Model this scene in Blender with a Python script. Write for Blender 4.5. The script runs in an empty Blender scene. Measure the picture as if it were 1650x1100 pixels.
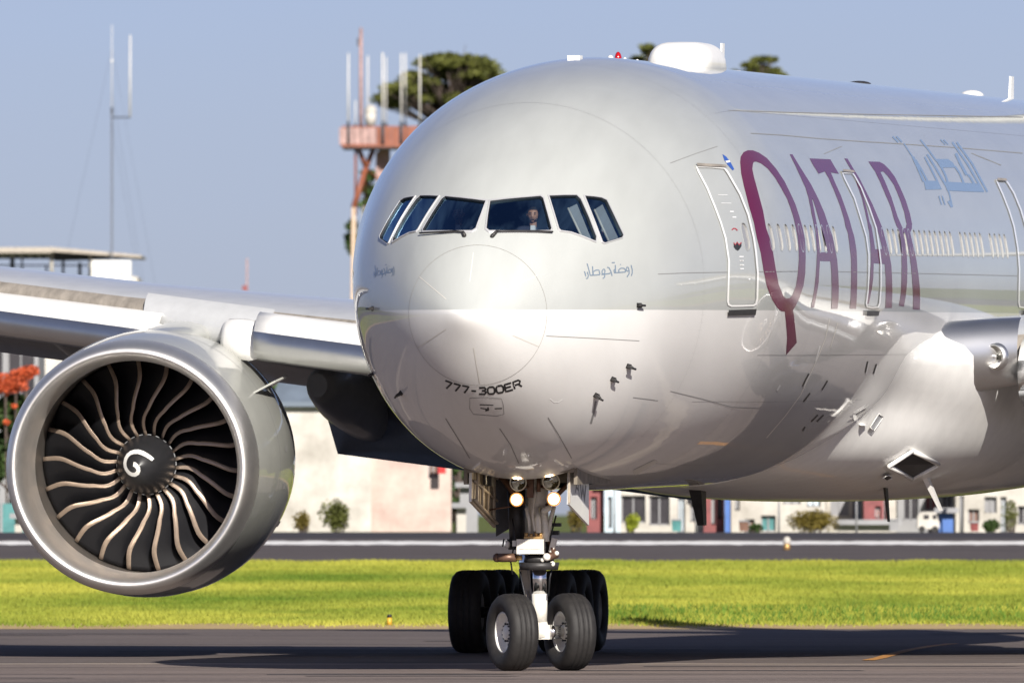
import bpy, bmesh, math, random
import numpy as np
from mathutils import Vector, Matrix, geometry
R = math.radians
rnd = random.Random(7)
scn = bpy.context.scene
COL = scn.collection

# ------------------------------------------------------------------ camera
CAM_H, HORIZON, FPX = 2.194, 828.4, 26837.0        # metres, px row, focal in px (1650 wide)
TILT = math.atan((HORIZON - 550) / FPX)
cam = bpy.data.cameras.new('camera')
cam.sensor_width = 36.0
cam.lens = FPX / 1650 * 36
cam.clip_start = 1.0
cam.clip_end = 20000
cam.dof.use_dof = True
cam.dof.focus_distance = 238
cam.dof.aperture_fstop = 6.0
camo = bpy.data.objects.new('camera', cam)
COL.objects.link(camo)
camo.location = (0, 0, CAM_H)
camo.rotation_euler = (math.pi / 2 + TILT, 0, 0)
scn.camera = camo

# ------------------------------------------------------------------ sky, sun, exposure
SUN_EL, SUN_AZ = R(27.5), R(165)
world = bpy.data.worlds.new('World')
scn.world = world
world.use_nodes = True
wn = world.node_tree
wn.nodes.clear()
sky = wn.nodes.new('ShaderNodeTexSky')
sky.sky_type = 'NISHITA'
sky.sun_disc = False
sky.sun_elevation = SUN_EL
sky.sun_rotation = SUN_AZ
sky.altitude = 0
sky.air_density = 0.5
sky.dust_density = 0.5
sky.ozone_density = 2.0
bg = wn.nodes.new('ShaderNodeBackground')
bg.inputs['Strength'].default_value = 0.05
wo = wn.nodes.new('ShaderNodeOutputWorld')
# thin broken haze cloud over the whole dome, slightly violet
wtc = wn.nodes.new('ShaderNodeTexCoord')
wmp = wn.nodes.new('ShaderNodeMapping')
wmp.inputs['Scale'].default_value = (1, 1, 3.5)
wnz = wn.nodes.new('ShaderNodeTexNoise')
wnz.inputs['Scale'].default_value = 2.6
wnz.inputs['Detail'].default_value = 7
wnz.inputs['Roughness'].default_value = 0.6
wrp = wn.nodes.new('ShaderNodeMapRange')
wrp.inputs['From Min'].default_value = 0.42
wrp.inputs['From Max'].default_value = 0.74
wrp.inputs['To Min'].default_value = 0.0
wrp.inputs['To Max'].default_value = 0.5
wti = wn.nodes.new('ShaderNodeMix')
wti.data_type = 'RGBA'
wti.blend_type = 'MULTIPLY'
wti.inputs['Factor'].default_value = 1
wti.inputs['B'].default_value = (1.09, 0.96, 1.10, 1)
wcl = wn.nodes.new('ShaderNodeMix')
wcl.data_type = 'RGBA'
wcl.inputs['B'].default_value = (5.7, 6.2, 7.6, 1)
wn.links.new(wtc.outputs['Generated'], wmp.inputs['Vector'])
wn.links.new(wmp.outputs[0], wnz.inputs['Vector'])
wn.links.new(wnz.outputs['Fac'], wrp.inputs['Value'])
wn.links.new(sky.outputs[0], wti.inputs['A'])
wn.links.new(wti.outputs['Result'], wcl.inputs['A'])
wn.links.new(wrp.outputs[0], wcl.inputs['Factor'])
wn.links.new(wcl.outputs['Result'], bg.inputs['Color'])
wn.links.new(bg.outputs[0], wo.inputs['Surface'])
sun = bpy.data.lights.new('sun', 'SUN')
sun.energy = 5.0
sun.angle = R(0.53)
sun.color = (1.0, 0.945, 0.865)
suno = bpy.data.objects.new('sun', sun)
COL.objects.link(suno)
sdir = Vector((math.sin(SUN_AZ) * math.cos(SUN_EL), math.cos(SUN_AZ) * math.cos(SUN_EL), math.sin(SUN_EL)))
suno.rotation_euler = (-sdir).to_track_quat('-Z', 'Y').to_euler()
suno.location = sdir * 300
scn.view_settings.view_transform = 'Standard'
scn.view_settings.look = 'None'
scn.view_settings.gamma = 1
scn.view_settings.exposure = 0.6
scn.view_settings.use_curve_mapping = False
scn.cycles.max_bounces = 8
scn.cycles.transparent_max_bounces = 12

# ------------------------------------------------------------------ helpers
def tag(o, label=None, cat=None, group=None, kind=None):
    if label: o['label'] = label
    if cat: o['category'] = cat
    if group: o['group'] = group
    if kind: o['kind'] = kind
    return o

def empty(name, loc=(0, 0, 0), rot=(0, 0, 0)):
    o = bpy.data.objects.new(name, None)
    o.location = loc
    o.rotation_euler = rot
    COL.objects.link(o)
    return o

def mat(name, col, rough=0.5, metal=0.0, coat=0.0, var=0.0, vscale=3.0, bump=0.0, bscale=20.0, emit=None, estr=0.0, stretch=None, spec=0.5, coat_rough=0.03, alt=None):
    m = bpy.data.materials.new(name)
    m.use_nodes = True
    nt = m.node_tree
    p = nt.nodes['Principled BSDF']
    p.inputs['Base Color'].default_value = (*col, 1)
    p.inputs['Roughness'].default_value = rough
    p.inputs['Metallic'].default_value = metal
    p.inputs['Coat Weight'].default_value = coat
    p.inputs['Coat Roughness'].default_value = coat_rough
    p.inputs['Specular IOR Level'].default_value = spec
    if emit:
        p.inputs['Emission Color'].default_value = (*emit, 1)
        p.inputs['Emission Strength'].default_value = estr
    if var or bump:
        tc = nt.nodes.new('ShaderNodeTexCoord')
        mp = nt.nodes.new('ShaderNodeMapping')
        nt.links.new(tc.outputs['Object'], mp.inputs['Vector'])
        if stretch: mp.inputs['Scale'].default_value = stretch
    if var:
        nz = nt.nodes.new('ShaderNodeTexNoise')
        nz.inputs['Scale'].default_value = vscale
        nz.inputs['Detail'].default_value = 6
        nz.inputs['Roughness'].default_value = 0.62
        nt.links.new(mp.outputs[0], nz.inputs['Vector'])
        rp = nt.nodes.new('ShaderNodeValToRGB')
        a = [max(0, c * (1 - var)) for c in col]
        b = [min(1, c * (1 + var)) for c in col] if alt is None else alt
        rp.color_ramp.elements[0].position = 0.32
        rp.color_ramp.elements[1].position = 0.68
        rp.color_ramp.elements[0].color = (*a, 1)
        rp.color_ramp.elements[1].color = (*b, 1)
        nt.links.new(nz.outputs['Fac'], rp.inputs[0])
        nt.links.new(rp.outputs[0], p.inputs['Base Color'])
    if bump:
        n2 = nt.nodes.new('ShaderNodeTexNoise')
        n2.inputs['Scale'].default_value = bscale
        n2.inputs['Detail'].default_value = 5
        nt.links.new(mp.outputs[0], n2.inputs['Vector'])
        bp = nt.nodes.new('ShaderNodeBump')
        bp.inputs['Strength'].default_value = bump
        bp.inputs['Distance'].default_value = 0.05
        nt.links.new(n2.outputs['Fac'], bp.inputs['Height'])
        nt.links.new(bp.outputs[0], p.inputs['Normal'])
    return m

class MB:
    """collects shapes, then links them as ONE mesh object"""
    def __init__(s):
        s.v, s.f, s.m, s.sm = [], [], [], []
    def add(s, vs, fs, mi=0, smooth=False, M=None):
        b = len(s.v)
        if M is not None: vs = [tuple(M @ Vector(p)) for p in vs]
        s.v += [tuple(p) for p in vs]
        s.f += [tuple(b + i for i in f) for f in fs]
        s.m += [mi] * len(fs)
        s.sm += [smooth] * len(fs)
        return s
    def box(s, c, d, mi=0, rz=0.0, rx=0.0, ry=0.0):
        M = Matrix.Translation(c) @ Matrix.Rotation(rz, 4, 'Z') @ Matrix.Rotation(ry, 4, 'Y') @ Matrix.Rotation(rx, 4, 'X')
        x, y, z = d[0] / 2, d[1] / 2, d[2] / 2
        vs = [(-x, -y, -z), (x, -y, -z), (x, y, -z), (-x, y, -z), (-x, -y, z), (x, -y, z), (x, y, z), (-x, y, z)]
        fs = [(0, 3, 2, 1), (4, 5, 6, 7), (0, 1, 5, 4), (1, 2, 6, 5), (2, 3, 7, 6), (3, 0, 4, 7)]
        return s.add(vs, fs, mi, False, M)
    def hexa(s, b4, t4, mi=0):
        fs = [(3, 2, 1, 0), (4, 5, 6, 7), (0, 1, 5, 4), (1, 2, 6, 5), (2, 3, 7, 6), (3, 0, 4, 7)]
        return s.add(list(b4) + list(t4), fs, mi)
    def cyl(s, p0, p1, r0, r1=None, n=14, mi=0, caps=True):
        r1 = r0 if r1 is None else r1
        p0, p1 = Vector(p0), Vector(p1)
        d = (p1 - p0).normalized()
        q = d.to_track_quat('Z', 'Y').to_matrix()
        vs, fs = [], []
        for k in range(n):
            a = 2 * math.pi * k / n
            e = q @ Vector((math.cos(a), math.sin(a), 0))
            vs += [p0 + e * r0, p1 + e * r1]
        for k in range(n):
            j = (k + 1) % n
            fs.append((2 * k, 2 * j, 2 * j + 1, 2 * k + 1))
        s.add(vs, fs, mi, True)
        if caps:
            b = len(s.v) - 2 * n
            s.f += [tuple(b + 2 * k for k in reversed(range(n))), tuple(b + 2 * k + 1 for k in range(n))]
            s.m += [mi, mi]; s.sm += [False, False]
        return s
    def tube(s, path, r, n=8, mi=0):
        path = [Vector(p) for p in path]
        rs = r if isinstance(r, (list, tuple)) else [r] * len(path)
        vs, fs = [], []
        up = Vector((0.13, 0.2, 1)).normalized()
        for i, p in enumerate(path):
            d = (path[min(i + 1, len(path) - 1)] - path[max(i - 1, 0)]).normalized()
            a = d.cross(up)
            if a.length < 1e-4: a = d.cross(Vector((1, 0, 0)))
            a.normalize(); b = d.cross(a)
            for k in range(n):
                t = 2 * math.pi * k / n
                vs.append(p + (a * math.cos(t) + b * math.sin(t)) * rs[i])
        for i in range(len(path) - 1):
            for k in range(n):
                j = (k + 1) % n
                fs.append((i * n + k, i * n + j, (i + 1) * n + j, (i + 1) * n + k))
        fs += [tuple(reversed(range(n))), tuple((len(path) - 1) * n + k for k in range(n))]
        return s.add(vs, fs, mi, True)
    def lathe(s, prof, n=48, axis='Y', mi=0, smooth=True, M=None, closed=False):
        """prof: (a, r) along axis"""
        vs, fs = [], []
        mis = mi if isinstance(mi, (list, tuple)) else None
        for a, r in prof:
            for k in range(n):
                t = 2 * math.pi * k / n
                c, d = r * math.cos(t), r * math.sin(t)
                vs.append((d, a, c) if axis == 'Y' else (a, d, c) if axis == 'X' else (c, d, a))
        m = len(prof)
        b0 = len(s.f)
        rng = range(m if closed else m - 1)
        for i in rng:
            i2 = (i + 1) % m
            for k in range(n):
                j = (k + 1) % n
                fs.append((i * n + k, i * n + j, i2 * n + j, i2 * n + k))
        s.add(vs, fs, 0 if mis else mi, smooth, M)
        if mis:
            for q, i in enumerate(rng):
                for k in range(n): s.m[b0 + q * n + k] = mis[i]
        return s
    def sphere(s, c, r, n=14, m=9, mi=0):
        r = r if isinstance(r, (list, tuple)) else (r, r, r)
        vs, fs = [], []
        for i in range(m + 1):
            p = math.pi * i / m
            for k in range(n):
                t = 2 * math.pi * k / n
                vs.append((c[0] + r[0] * math.sin(p) * math.cos(t), c[1] + r[1] * math.sin(p) * math.sin(t), c[2] + r[2] * math.cos(p)))
        for i in range(m):
            for k in range(n):
                j = (k + 1) % n
                fs.append((i * n + k, i * n + j, (i + 1) * n + j, (i + 1) * n + k))
        return s.add(vs, fs, mi, True)
    def loft(s, secs, mi=0, closed=True, cap=True, smooth=True, mis=None):
        n = len(secs[0]); vs = [p for q in secs for p in q]; fs = []
        b0 = len(s.f)
        for i in range(len(secs) - 1):
            for k in range(n if closed else n - 1):
                j = (k + 1) % n
                fs.append((i * n + k, i * n + j, (i + 1) * n + j, (i + 1) * n + k))
        s.add(vs, fs, mi, smooth)
        if mis:
            w = n if closed else n - 1
            for q in range(len(fs)): s.m[b0 + q] = mis[q % w]
        if cap and closed:
            b = len(s.v) - len(vs)
            s.f += [tuple(b + k for k in reversed(range(n))), tuple(b + (len(secs) - 1) * n + k for k in range(n))]
            s.m += [mi, mi]; s.sm += [False, False]
        return s
    def build(s, name, mats, parent=None, loc=(0, 0, 0), rot=(0, 0, 0)):
        me = bpy.data.meshes.new(name)
        me.from_pydata(s.v, [], s.f)
        mats = mats if isinstance(mats, (list, tuple)) else [mats]
        for m in mats: me.materials.append(m)
        me.polygons.foreach_set('material_index', s.m)
        me.polygons.foreach_set('use_smooth', s.sm)
        me.update()
        o = bpy.data.objects.new(name, me)
        COL.objects.link(o)
        if parent: o.parent = parent
        o.location = loc
        o.rotation_euler = rot
        return o

def np_mesh(name, v, f, mats, parent=None, loc=(0, 0, 0), normals=None, smooth=True):
    me = bpy.data.meshes.new(name)
    me.from_pydata([tuple(p) for p in v], [], [tuple(int(i) for i in q) for q in f])
    for m in (mats if isinstance(mats, (list, tuple)) else [mats]): me.materials.append(m)
    if smooth: me.polygons.foreach_set('use_smooth', [True] * len(me.polygons))
    if normals is not None: me.normals_split_custom_set_from_vertices([tuple(n) for n in normals])
    me.update()
    o = bpy.data.objects.new(name, me)
    COL.objects.link(o)
    if parent: o.parent = parent
    o.location = loc
    return o

# ------------------------------------------------------------------ airliner frame and fuselage shape
X0, DNG, YAW, PITCH, ZT, NG = 0.3806, 233.955, 0.1705, 0.0102, 4.9897, 5.89
SK = np.sqrt(np.array([0, .25, .95, 2, 3.5, 5.5, 8, 11.0]))
WK = np.array([0, .4022, .9789, 1.5527, 2.1503, 2.5776, 2.991, 3.1037])
TK = np.array([0, .2587, .9763, 1.696, 2.4296, 3.0892, 3.526, 3.7046])
BK = np.array([0, .3552, .9873, 1.5932, 2.1422, 2.3727, 2.4591, 2.5018])
def spline_M(xk, yk):
    n = len(xk); h = np.diff(xk); A = np.zeros((n, n)); r = np.zeros(n); A[0, 0] = 1
    for i in range(1, n - 1):
        A[i, i - 1] = h[i - 1]; A[i, i] = 2 * (h[i - 1] + h[i]); A[i, i + 1] = h[i]
        r[i] = 6 * ((yk[i + 1] - yk[i]) / h[i] - (yk[i] - yk[i - 1]) / h[i - 1])
    A[-1, -1] = 2 * h[-1]; A[-1, -2] = h[-1]; r[-1] = 6 * (0 - (yk[-1] - yk[-2]) / h[-1])
    return np.linalg.solve(A, r)
SPL = [(k, spline_M(SK, k)) for k in (WK, TK, BK)]
def spl(i, s):
    yk, M = SPL[i]; x = np.minimum(s, SK[-1])
    j = np.clip(np.searchsorted(SK, x) - 1, 0, len(SK) - 2); h = np.diff(SK)[j]
    d = x - SK[j]; e = SK[j + 1] - x
    return (M[j] * e**3 + M[j + 1] * d**3) / (6 * h) + (yk[j] / h - M[j] * h / 6) * e + (yk[j + 1] / h - M[j + 1] * h / 6) * d
def prof(y):
    y = np.asarray(y, float); s = np.sqrt(np.maximum(y, 0))
    t = np.clip((y - 52) / 22, 0, 1)
    w = spl(0, s) * (1 - .93 * t**1.8)
    T = spl(1, s) - .35 * t**2
    B = spl(2, s) - 4.9 * t**1.6
    zc = .57 * (1 - np.exp(-(y / 4.5)**2)) + 2.3 * t**1.6
    return w, T, B, zc
def S(y, th):
    w, T, B, zc = prof(y)
    c, sn = np.cos(th), np.sin(th)
    return np.stack([w * sn, np.asarray(y, float) * np.ones_like(sn), zc + np.where(c > 0, T - zc, B + zc) * c], -1)
def N(y, th):
    y = np.asarray(y, float)
    e = 2e-3 * np.maximum(np.sqrt(np.maximum(y, 1e-4)), .05)
    a = S(y, th + 1e-3) - S(y, th - 1e-3)
    b = S(y + e, th) - S(np.maximum(y - e, 0), th)
    n = np.cross(a, b)
    n /= np.maximum(np.linalg.norm(n, axis=-1, keepdims=True), 1e-12)
    return -n if False else n * np.where((n * np.stack([np.sin(th), -0.2 + 0 * th, np.cos(th)], -1)).sum(-1, keepdims=True) < 0, -1, 1)
def w2a_dir(d):
    d = np.asarray(d, float); c, s = math.cos(YAW), math.sin(YAW)
    x = d[..., 0] * c - d[..., 1] * s; y = d[..., 0] * s + d[..., 1] * c; z = d[..., 2]
    c, s = math.cos(PITCH), math.sin(PITCH)
    return np.stack([x, y * c + z * s, -y * s + z * c], -1)
CAM_A = w2a_dir(np.array([0 - X0, 0 - DNG, CAM_H])) + np.array([0, NG, -ZT])
def ray(px, py):
    px = np.asarray(px, float); py = np.asarray(py, float)
    x = px - 825; z = 550 - py; c, s = math.cos(TILT), math.sin(TILT)
    return w2a_dir(np.stack([x, FPX * c - z * s, FPX * s + z * c], -1))
def on_plane(px, py, y):
    """point of the aircraft-frame plane Y=y seen at a photo pixel"""
    d = ray(px, py); k = (y - CAM_A[1]) / d[..., 1]
    return CAM_A + d * k[..., None] if np.ndim(k) else CAM_A + d * k
YS = np.linspace(0.02, 7.6, 700)**2
def on_fus(pts):
    """photo pixels -> (y, theta) on the fuselage skin"""
    pts = np.asarray(pts, float); d = ray(pts[:, 0], pts[:, 1])
    def F(i, y):
        k = (y - CAM_A[1]) / d[i, 1]; P = CAM_A + d[i] * k[:, None]
        w, T, B, zc = prof(y); hz = np.where(P[:, 2] > zc, T - zc, B + zc)
        return (P[:, 0] / w)**2 + ((P[:, 2] - zc) / hz)**2 - 1, P, w, zc, hz
    out = []
    for i in range(len(pts)):
        ii = np.full(len(YS), i)
        f = F(ii, YS)[0]
        neg = np.where(f < 0)[0]
        if len(neg) == 0:
            k = int(np.argmin(f)); a = b = YS[k]
        else:
            k = neg[0]; a, b = YS[max(k - 1, 0)], YS[k]
        for _ in range(26):
            m = .5 * (a + b)
            if F(np.array([i]), np.array([m]))[0][0] < 0: b = m
            else: a = m
        _, P, w, zc, hz = F(np.array([i]), np.array([b]))
        out.append((b, math.atan2(P[0, 0] / w[0], (P[0, 2] - zc[0]) / hz[0])))
    return np.array(out)
OFF = (0, -NG, ZT)                     # aircraft frame -> frame of the airliner's Empty

def subdiv(loop, step, closed=True):
    out = []; n = len(loop)
    for i in range(n if closed else n - 1):
        a = np.asarray(loop[i], float); b = np.asarray(loop[(i + 1) % n], float)
        k = max(1, int(math.ceil(np.hypot(*(b - a)) / step)))
        for j in range(k): out.append(a + (b - a) * j / k)
    if not closed: out.append(np.asarray(loop[-1], float))
    return np.array(out)
def inside(P, loops):
    r = np.zeros(len(P), bool)
    for L in loops:
        x, y = P[:, 0], P[:, 1]
        for i in range(len(L)):
            x1, y1 = L[i]; x2, y2 = L[(i + 1) % len(L)]
            if y1 == y2: continue
            c = ((y1 > y) != (y2 > y)) & (x < (x2 - x1) * (y - y1) / (y2 - y1) + x1)
            r ^= c
    return r
def cdt(loops, grid=None):
    vs, es = [], []
    for L in loops:
        b = len(vs); vs += [tuple(p) for p in L]
        es += [(b + i, b + (i + 1) % len(L)) for i in range(len(L))]
    if grid is not None: vs += [tuple(p) for p in grid]
    r = geometry.delaunay_2d_cdt([Vector(p) for p in vs], es, [], 0, 1e-7)
    V = np.array([tuple(p) for p in r[0]]); Fc = np.array([tuple(f) for f in r[2] if len(f) == 3])
    return V, Fc
def skin_patch(name, loops_st, m, parent, off=.0025, step_t=.035, step_s=.03, mats=None, loc=(0, 0, 0)):
    """flat print / thin sheet following the skin. loops in (sqrt y, theta)"""
    K = step_t / step_s
    L2 = [subdiv(np.asarray(l) * np.array([K, 1]), step_t) for l in loops_st]
    allp = np.concatenate(L2); lo, hi = allp.min(0), allp.max(0)
    gx = np.arange(lo[0] + step_t / 2, hi[0], step_t); gy = np.arange(lo[1] + step_t / 2, hi[1], step_t)
    g = None
    if len(gx) and len(gy):
        g = np.stack(np.meshgrid(gx, gy), -1).reshape(-1, 2)
        g = g[inside(g, L2)]
        if len(g):
            dm = np.min(np.hypot(g[:, None, 0] - allp[None, :, 0], g[:, None, 1] - allp[None, :, 1]), 1)
            g = g[dm > step_t * .4]
    V, F = cdt(L2, g)
    F = F[inside(V[F].mean(1), L2)]
    y = (V[:, 0] / K)**2; th = V[:, 1]
    n = N(y, th); P = S(y, th) + n * off
    a, b, c = P[F[:, 0]], P[F[:, 1]], P[F[:, 2]]
    fl = (np.cross(b - a, c - a) * n[F[:, 0]]).sum(1) < 0
    F[fl] = F[fl][:, ::-1]
    return np_mesh(name, P, F, m, parent, loc, n)
def st(px): 
    q = on_fus(px); return np.stack([np.sqrt(q[:, 0]), q[:, 1]], 1)
def stroke(pts, w, closed=False):
    """polyline of photo pixels -> outline polygon(s)"""
    p = np.asarray(pts, float); n = len(p)
    if closed: d = np.roll(p, -1, 0) - np.roll(p, 1, 0)
    else: d = np.gradient(p, axis=0)
    d /= np.maximum(np.linalg.norm(d, axis=1, keepdims=True), 1e-9)
    nn = np.stack([-d[:, 1], d[:, 0]], 1) * w / 2
    if closed: return [p + nn, p - nn]
    e = d[0] * 0; return [np.concatenate([p + nn, (p - nn)[::-1]])]
def px_patch(name, loops_px, m, parent, off=.0025, sub=6):
    off = min(off, .0025 + (off - .004) * .25) if off <= .009 else off
    L = [st(subdiv(l, sub)) for l in loops_px]; al = np.concatenate(L)[:, 1]
    if al.max() - al.min() > math.pi:
        for q in L: q[:, 1] = np.mod(q[:, 1], 2 * math.pi)
    return skin_patch(name, L, m, parent, off)

# ------------------------------------------------------------------ materials
def fuselage_paint():
    m = mat('fuselage_paint', (.5, .5, .5), .45, 0, .85, spec=.16)
    nt = m.node_tree; p = nt.nodes['Principled BSDF']
    tc = nt.nodes.new('ShaderNodeTexCoord'); sp = nt.nodes.new('ShaderNodeSeparateXYZ')
    nt.links.new(tc.outputs['Object'], sp.inputs[0])
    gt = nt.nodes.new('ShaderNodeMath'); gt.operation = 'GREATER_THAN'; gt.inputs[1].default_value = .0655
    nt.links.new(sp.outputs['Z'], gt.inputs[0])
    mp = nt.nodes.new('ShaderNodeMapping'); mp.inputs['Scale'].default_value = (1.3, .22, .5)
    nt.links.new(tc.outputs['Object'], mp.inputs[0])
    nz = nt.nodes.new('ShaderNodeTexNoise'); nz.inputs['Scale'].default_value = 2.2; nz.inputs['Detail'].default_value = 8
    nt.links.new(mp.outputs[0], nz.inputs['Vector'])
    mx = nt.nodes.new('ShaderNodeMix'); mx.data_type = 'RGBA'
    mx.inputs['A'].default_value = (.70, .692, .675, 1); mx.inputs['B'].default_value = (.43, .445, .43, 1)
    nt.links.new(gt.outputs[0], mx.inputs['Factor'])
    rp = nt.nodes.new('ShaderNodeMapRange'); rp.inputs['From Min'].default_value = .3; rp.inputs['From Max'].default_value = .7
    rp.inputs['To Min'].default_value = .93; rp.inputs['To Max'].default_value = 1.02
    nt.links.new(nz.outputs['Fac'], rp.inputs['Value'])
    mul = nt.nodes.new('ShaderNodeMix'); mul.data_type = 'RGBA'; mul.blend_type = 'MULTIPLY'; mul.inputs['Factor'].default_value = 1
    nt.links.new(mx.outputs['Result'], mul.inputs['A']); nt.links.new(rp.outputs[0], mul.inputs['B'])
    nt.links.new(mul.outputs['Result'], p.inputs['Base Color'])
    # very slight waviness of the skin panels
    n3 = nt.nodes.new('ShaderNodeTexNoise'); n3.inputs['Scale'].default_value = 1.1; n3.inputs['Detail'].default_value = 2
    nt.links.new(tc.outputs['Object'], n3.inputs['Vector'])
    bp = nt.nodes.new('ShaderNodeBump'); bp.inputs['Strength'].default_value = .05; bp.inputs['Distance'].default_value = .03
    nt.links.new(n3.outputs['Fac'], bp.inputs['Height']); nt.links.new(bp.outputs[0], p.inputs['Coat Normal'])
    return m
M_fus = fuselage_paint()
M_grey = mat('grey_paint', (.40, .405, .375), .32, 0, .8, var=.05)
M_white = mat('white_paint', (.80, .79, .76), .42, 0, .2, var=.05)
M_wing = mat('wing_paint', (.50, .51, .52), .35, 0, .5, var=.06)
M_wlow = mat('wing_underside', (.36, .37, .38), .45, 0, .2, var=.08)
M_cove = mat('bare_cove', (.36, .32, .27), .5, .25, var=.25, vscale=2.5, stretch=(3, 1, 1))
M_chrome = mat('polished_aluminium', (.72, .72, .72), .36, 1.0, var=.04, vscale=2)
M_lip = mat('inlet_lip_metal', (.86, .84, .81), .46, 1.0, var=.06, vscale=3)
M_duct = mat('inlet_liner', (.08, .07, .062), .5, 0, var=.2)
M_blade = mat('fan_blade_composite', (.012, .012, .014), .32, 0, .3)
M_edge = mat('blade_titanium', (.40, .31, .24), .40, .65, var=.12, vscale=9)
M_spin = mat('spinner_black', (.018, .018, .02), .42, 0, .15, var=.15)
M_swirl = mat('swirl_white', (.8, .79, .75), .5)
M_black = mat('seal_black', (.012, .012, .014), .5)
M_line = mat('panel_line', (.24, .24, .235), .6)
M_seamline = mat('radome_seam', (.30, .29, .27), .6)
M_joint = mat('skin_joint', (.40, .40, .39), .35, 0, .8)
M_lline = mat('diverter_strip', (.60, .58, .53), .5)
M_burg = mat('burgundy_print', (.115, .008, .040), .14, 0, 0, spec=.12)
M_grtext = mat('grey_print', (.16, .21, .27), .35, 0, .8)
M_grtext2 = mat('pale_blue_print', (.20, .28, .38), .15, 0, 0, spec=.3)
M_doorw = mat('door_outline_white', (.88, .88, .86), .35, 0, .6)
M_blue = mat('badge_blue', (.02, .09, .42), .35, 0, .6)
M_red = mat('red_paint', (.42, .02, .02), .35, 0, .4)
M_tyre = mat('tyre_rubber', (.015, .0135, .013), .68, var=.35, vscale=9)
M_rim = mat('wheel_rim', (.80, .78, .72), .4, .1, var=.1, vscale=8)
M_rimd = mat('main_wheel_rim', (.35, .36, .37), .45, .3, var=.2, vscale=6)
M_gearw = mat('gear_white', (.72, .69, .62), .4, 0, .2, var=.16, vscale=7)
M_piston = mat('oleo_chrome', (.82, .83, .85), .12, 1.0)
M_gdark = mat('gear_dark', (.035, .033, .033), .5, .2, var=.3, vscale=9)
M_bronze = mat('actuator_bronze', (.16, .09, .06), .42, .5, var=.25, vscale=10)
M_gold = mat('copper_fitting', (.48, .30, .12), .4, .6)
M_bay = mat('bay_primer', (.20, .17, .13), .65, 0, var=.35, vscale=4)
M_doorin = mat('door_inner', (.42, .36, .28), .55, 0, var=.25, vscale=5)
M_warm = mat('lamp_rim_glow', (1, .6, .3), .3, emit=(1.0, .40, .10), estr=1.8)
M_warm2 = mat('lamp_mid_glow', (1, .8, .5), .3, emit=(1.0, .62, .26), estr=5)
M_lens = mat('lamp_on', (1, .9, .7), .3, emit=(1.0, .80, .52), estr=40)
M_lampoff = mat('lamp_reflector', (.55, .54, .5), .08, 1.0)
M_red_l = mat('beacon_red', (.35, .004, .006), .15, 0, 1)
M_inter = mat('cockpit_lining', (.040, .050, .062), .7)
M_shade = mat('sun_shade_mesh', (.26, .27, .27), .7)
M_bright = mat('trim_light', (.55, .52, .45), .5)
def glass_mat(name, tint, fl=.03):
    m = bpy.data.materials.new(name); m.use_nodes = True
    nt = m.node_tree; nt.nodes.clear()
    o = nt.nodes.new('ShaderNodeOutputMaterial'); t = nt.nodes.new('ShaderNodeBsdfTransparent'); g = nt.nodes.new('ShaderNodeBsdfGlossy')
    t.inputs['Color'].default_value = (*tint, 1); g.inputs['Roughness'].default_value = .01
    g.inputs['Color'].default_value = (.42, .72, 1, 1)
    f = nt.nodes.new('ShaderNodeFresnel'); f.inputs['IOR'].default_value = 1.65
    a = nt.nodes.new('ShaderNodeMath'); a.operation = 'ADD'; a.inputs[1].default_value = fl; a.use_clamp = True
    mx = nt.nodes.new('ShaderNodeMixShader')
    nt.links.new(f.outputs[0], a.inputs[0]); nt.links.new(a.outputs[0], mx.inputs[0])
    nt.links.new(t.outputs[0], mx.inputs[1]); nt.links.new(g.outputs[0], mx.inputs[2]); nt.links.new(mx.outputs[0], o.inputs[0])
    return m
M_glass = glass_mat('cockpit_glass', (.84, .92, .97), .27)
M_clear = glass_mat('clear_cover', (.9, .9, .88), .02)
M_pane = mat('cabin_pane', (.30, .30, .30), .3, 0, .5)
M_frame = mat('window_frame', (.50, .50, .51), .35, .2, .4, var=.08)
M_reveal = mat('window_reveal', (.30, .30, .29), .6)

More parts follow.
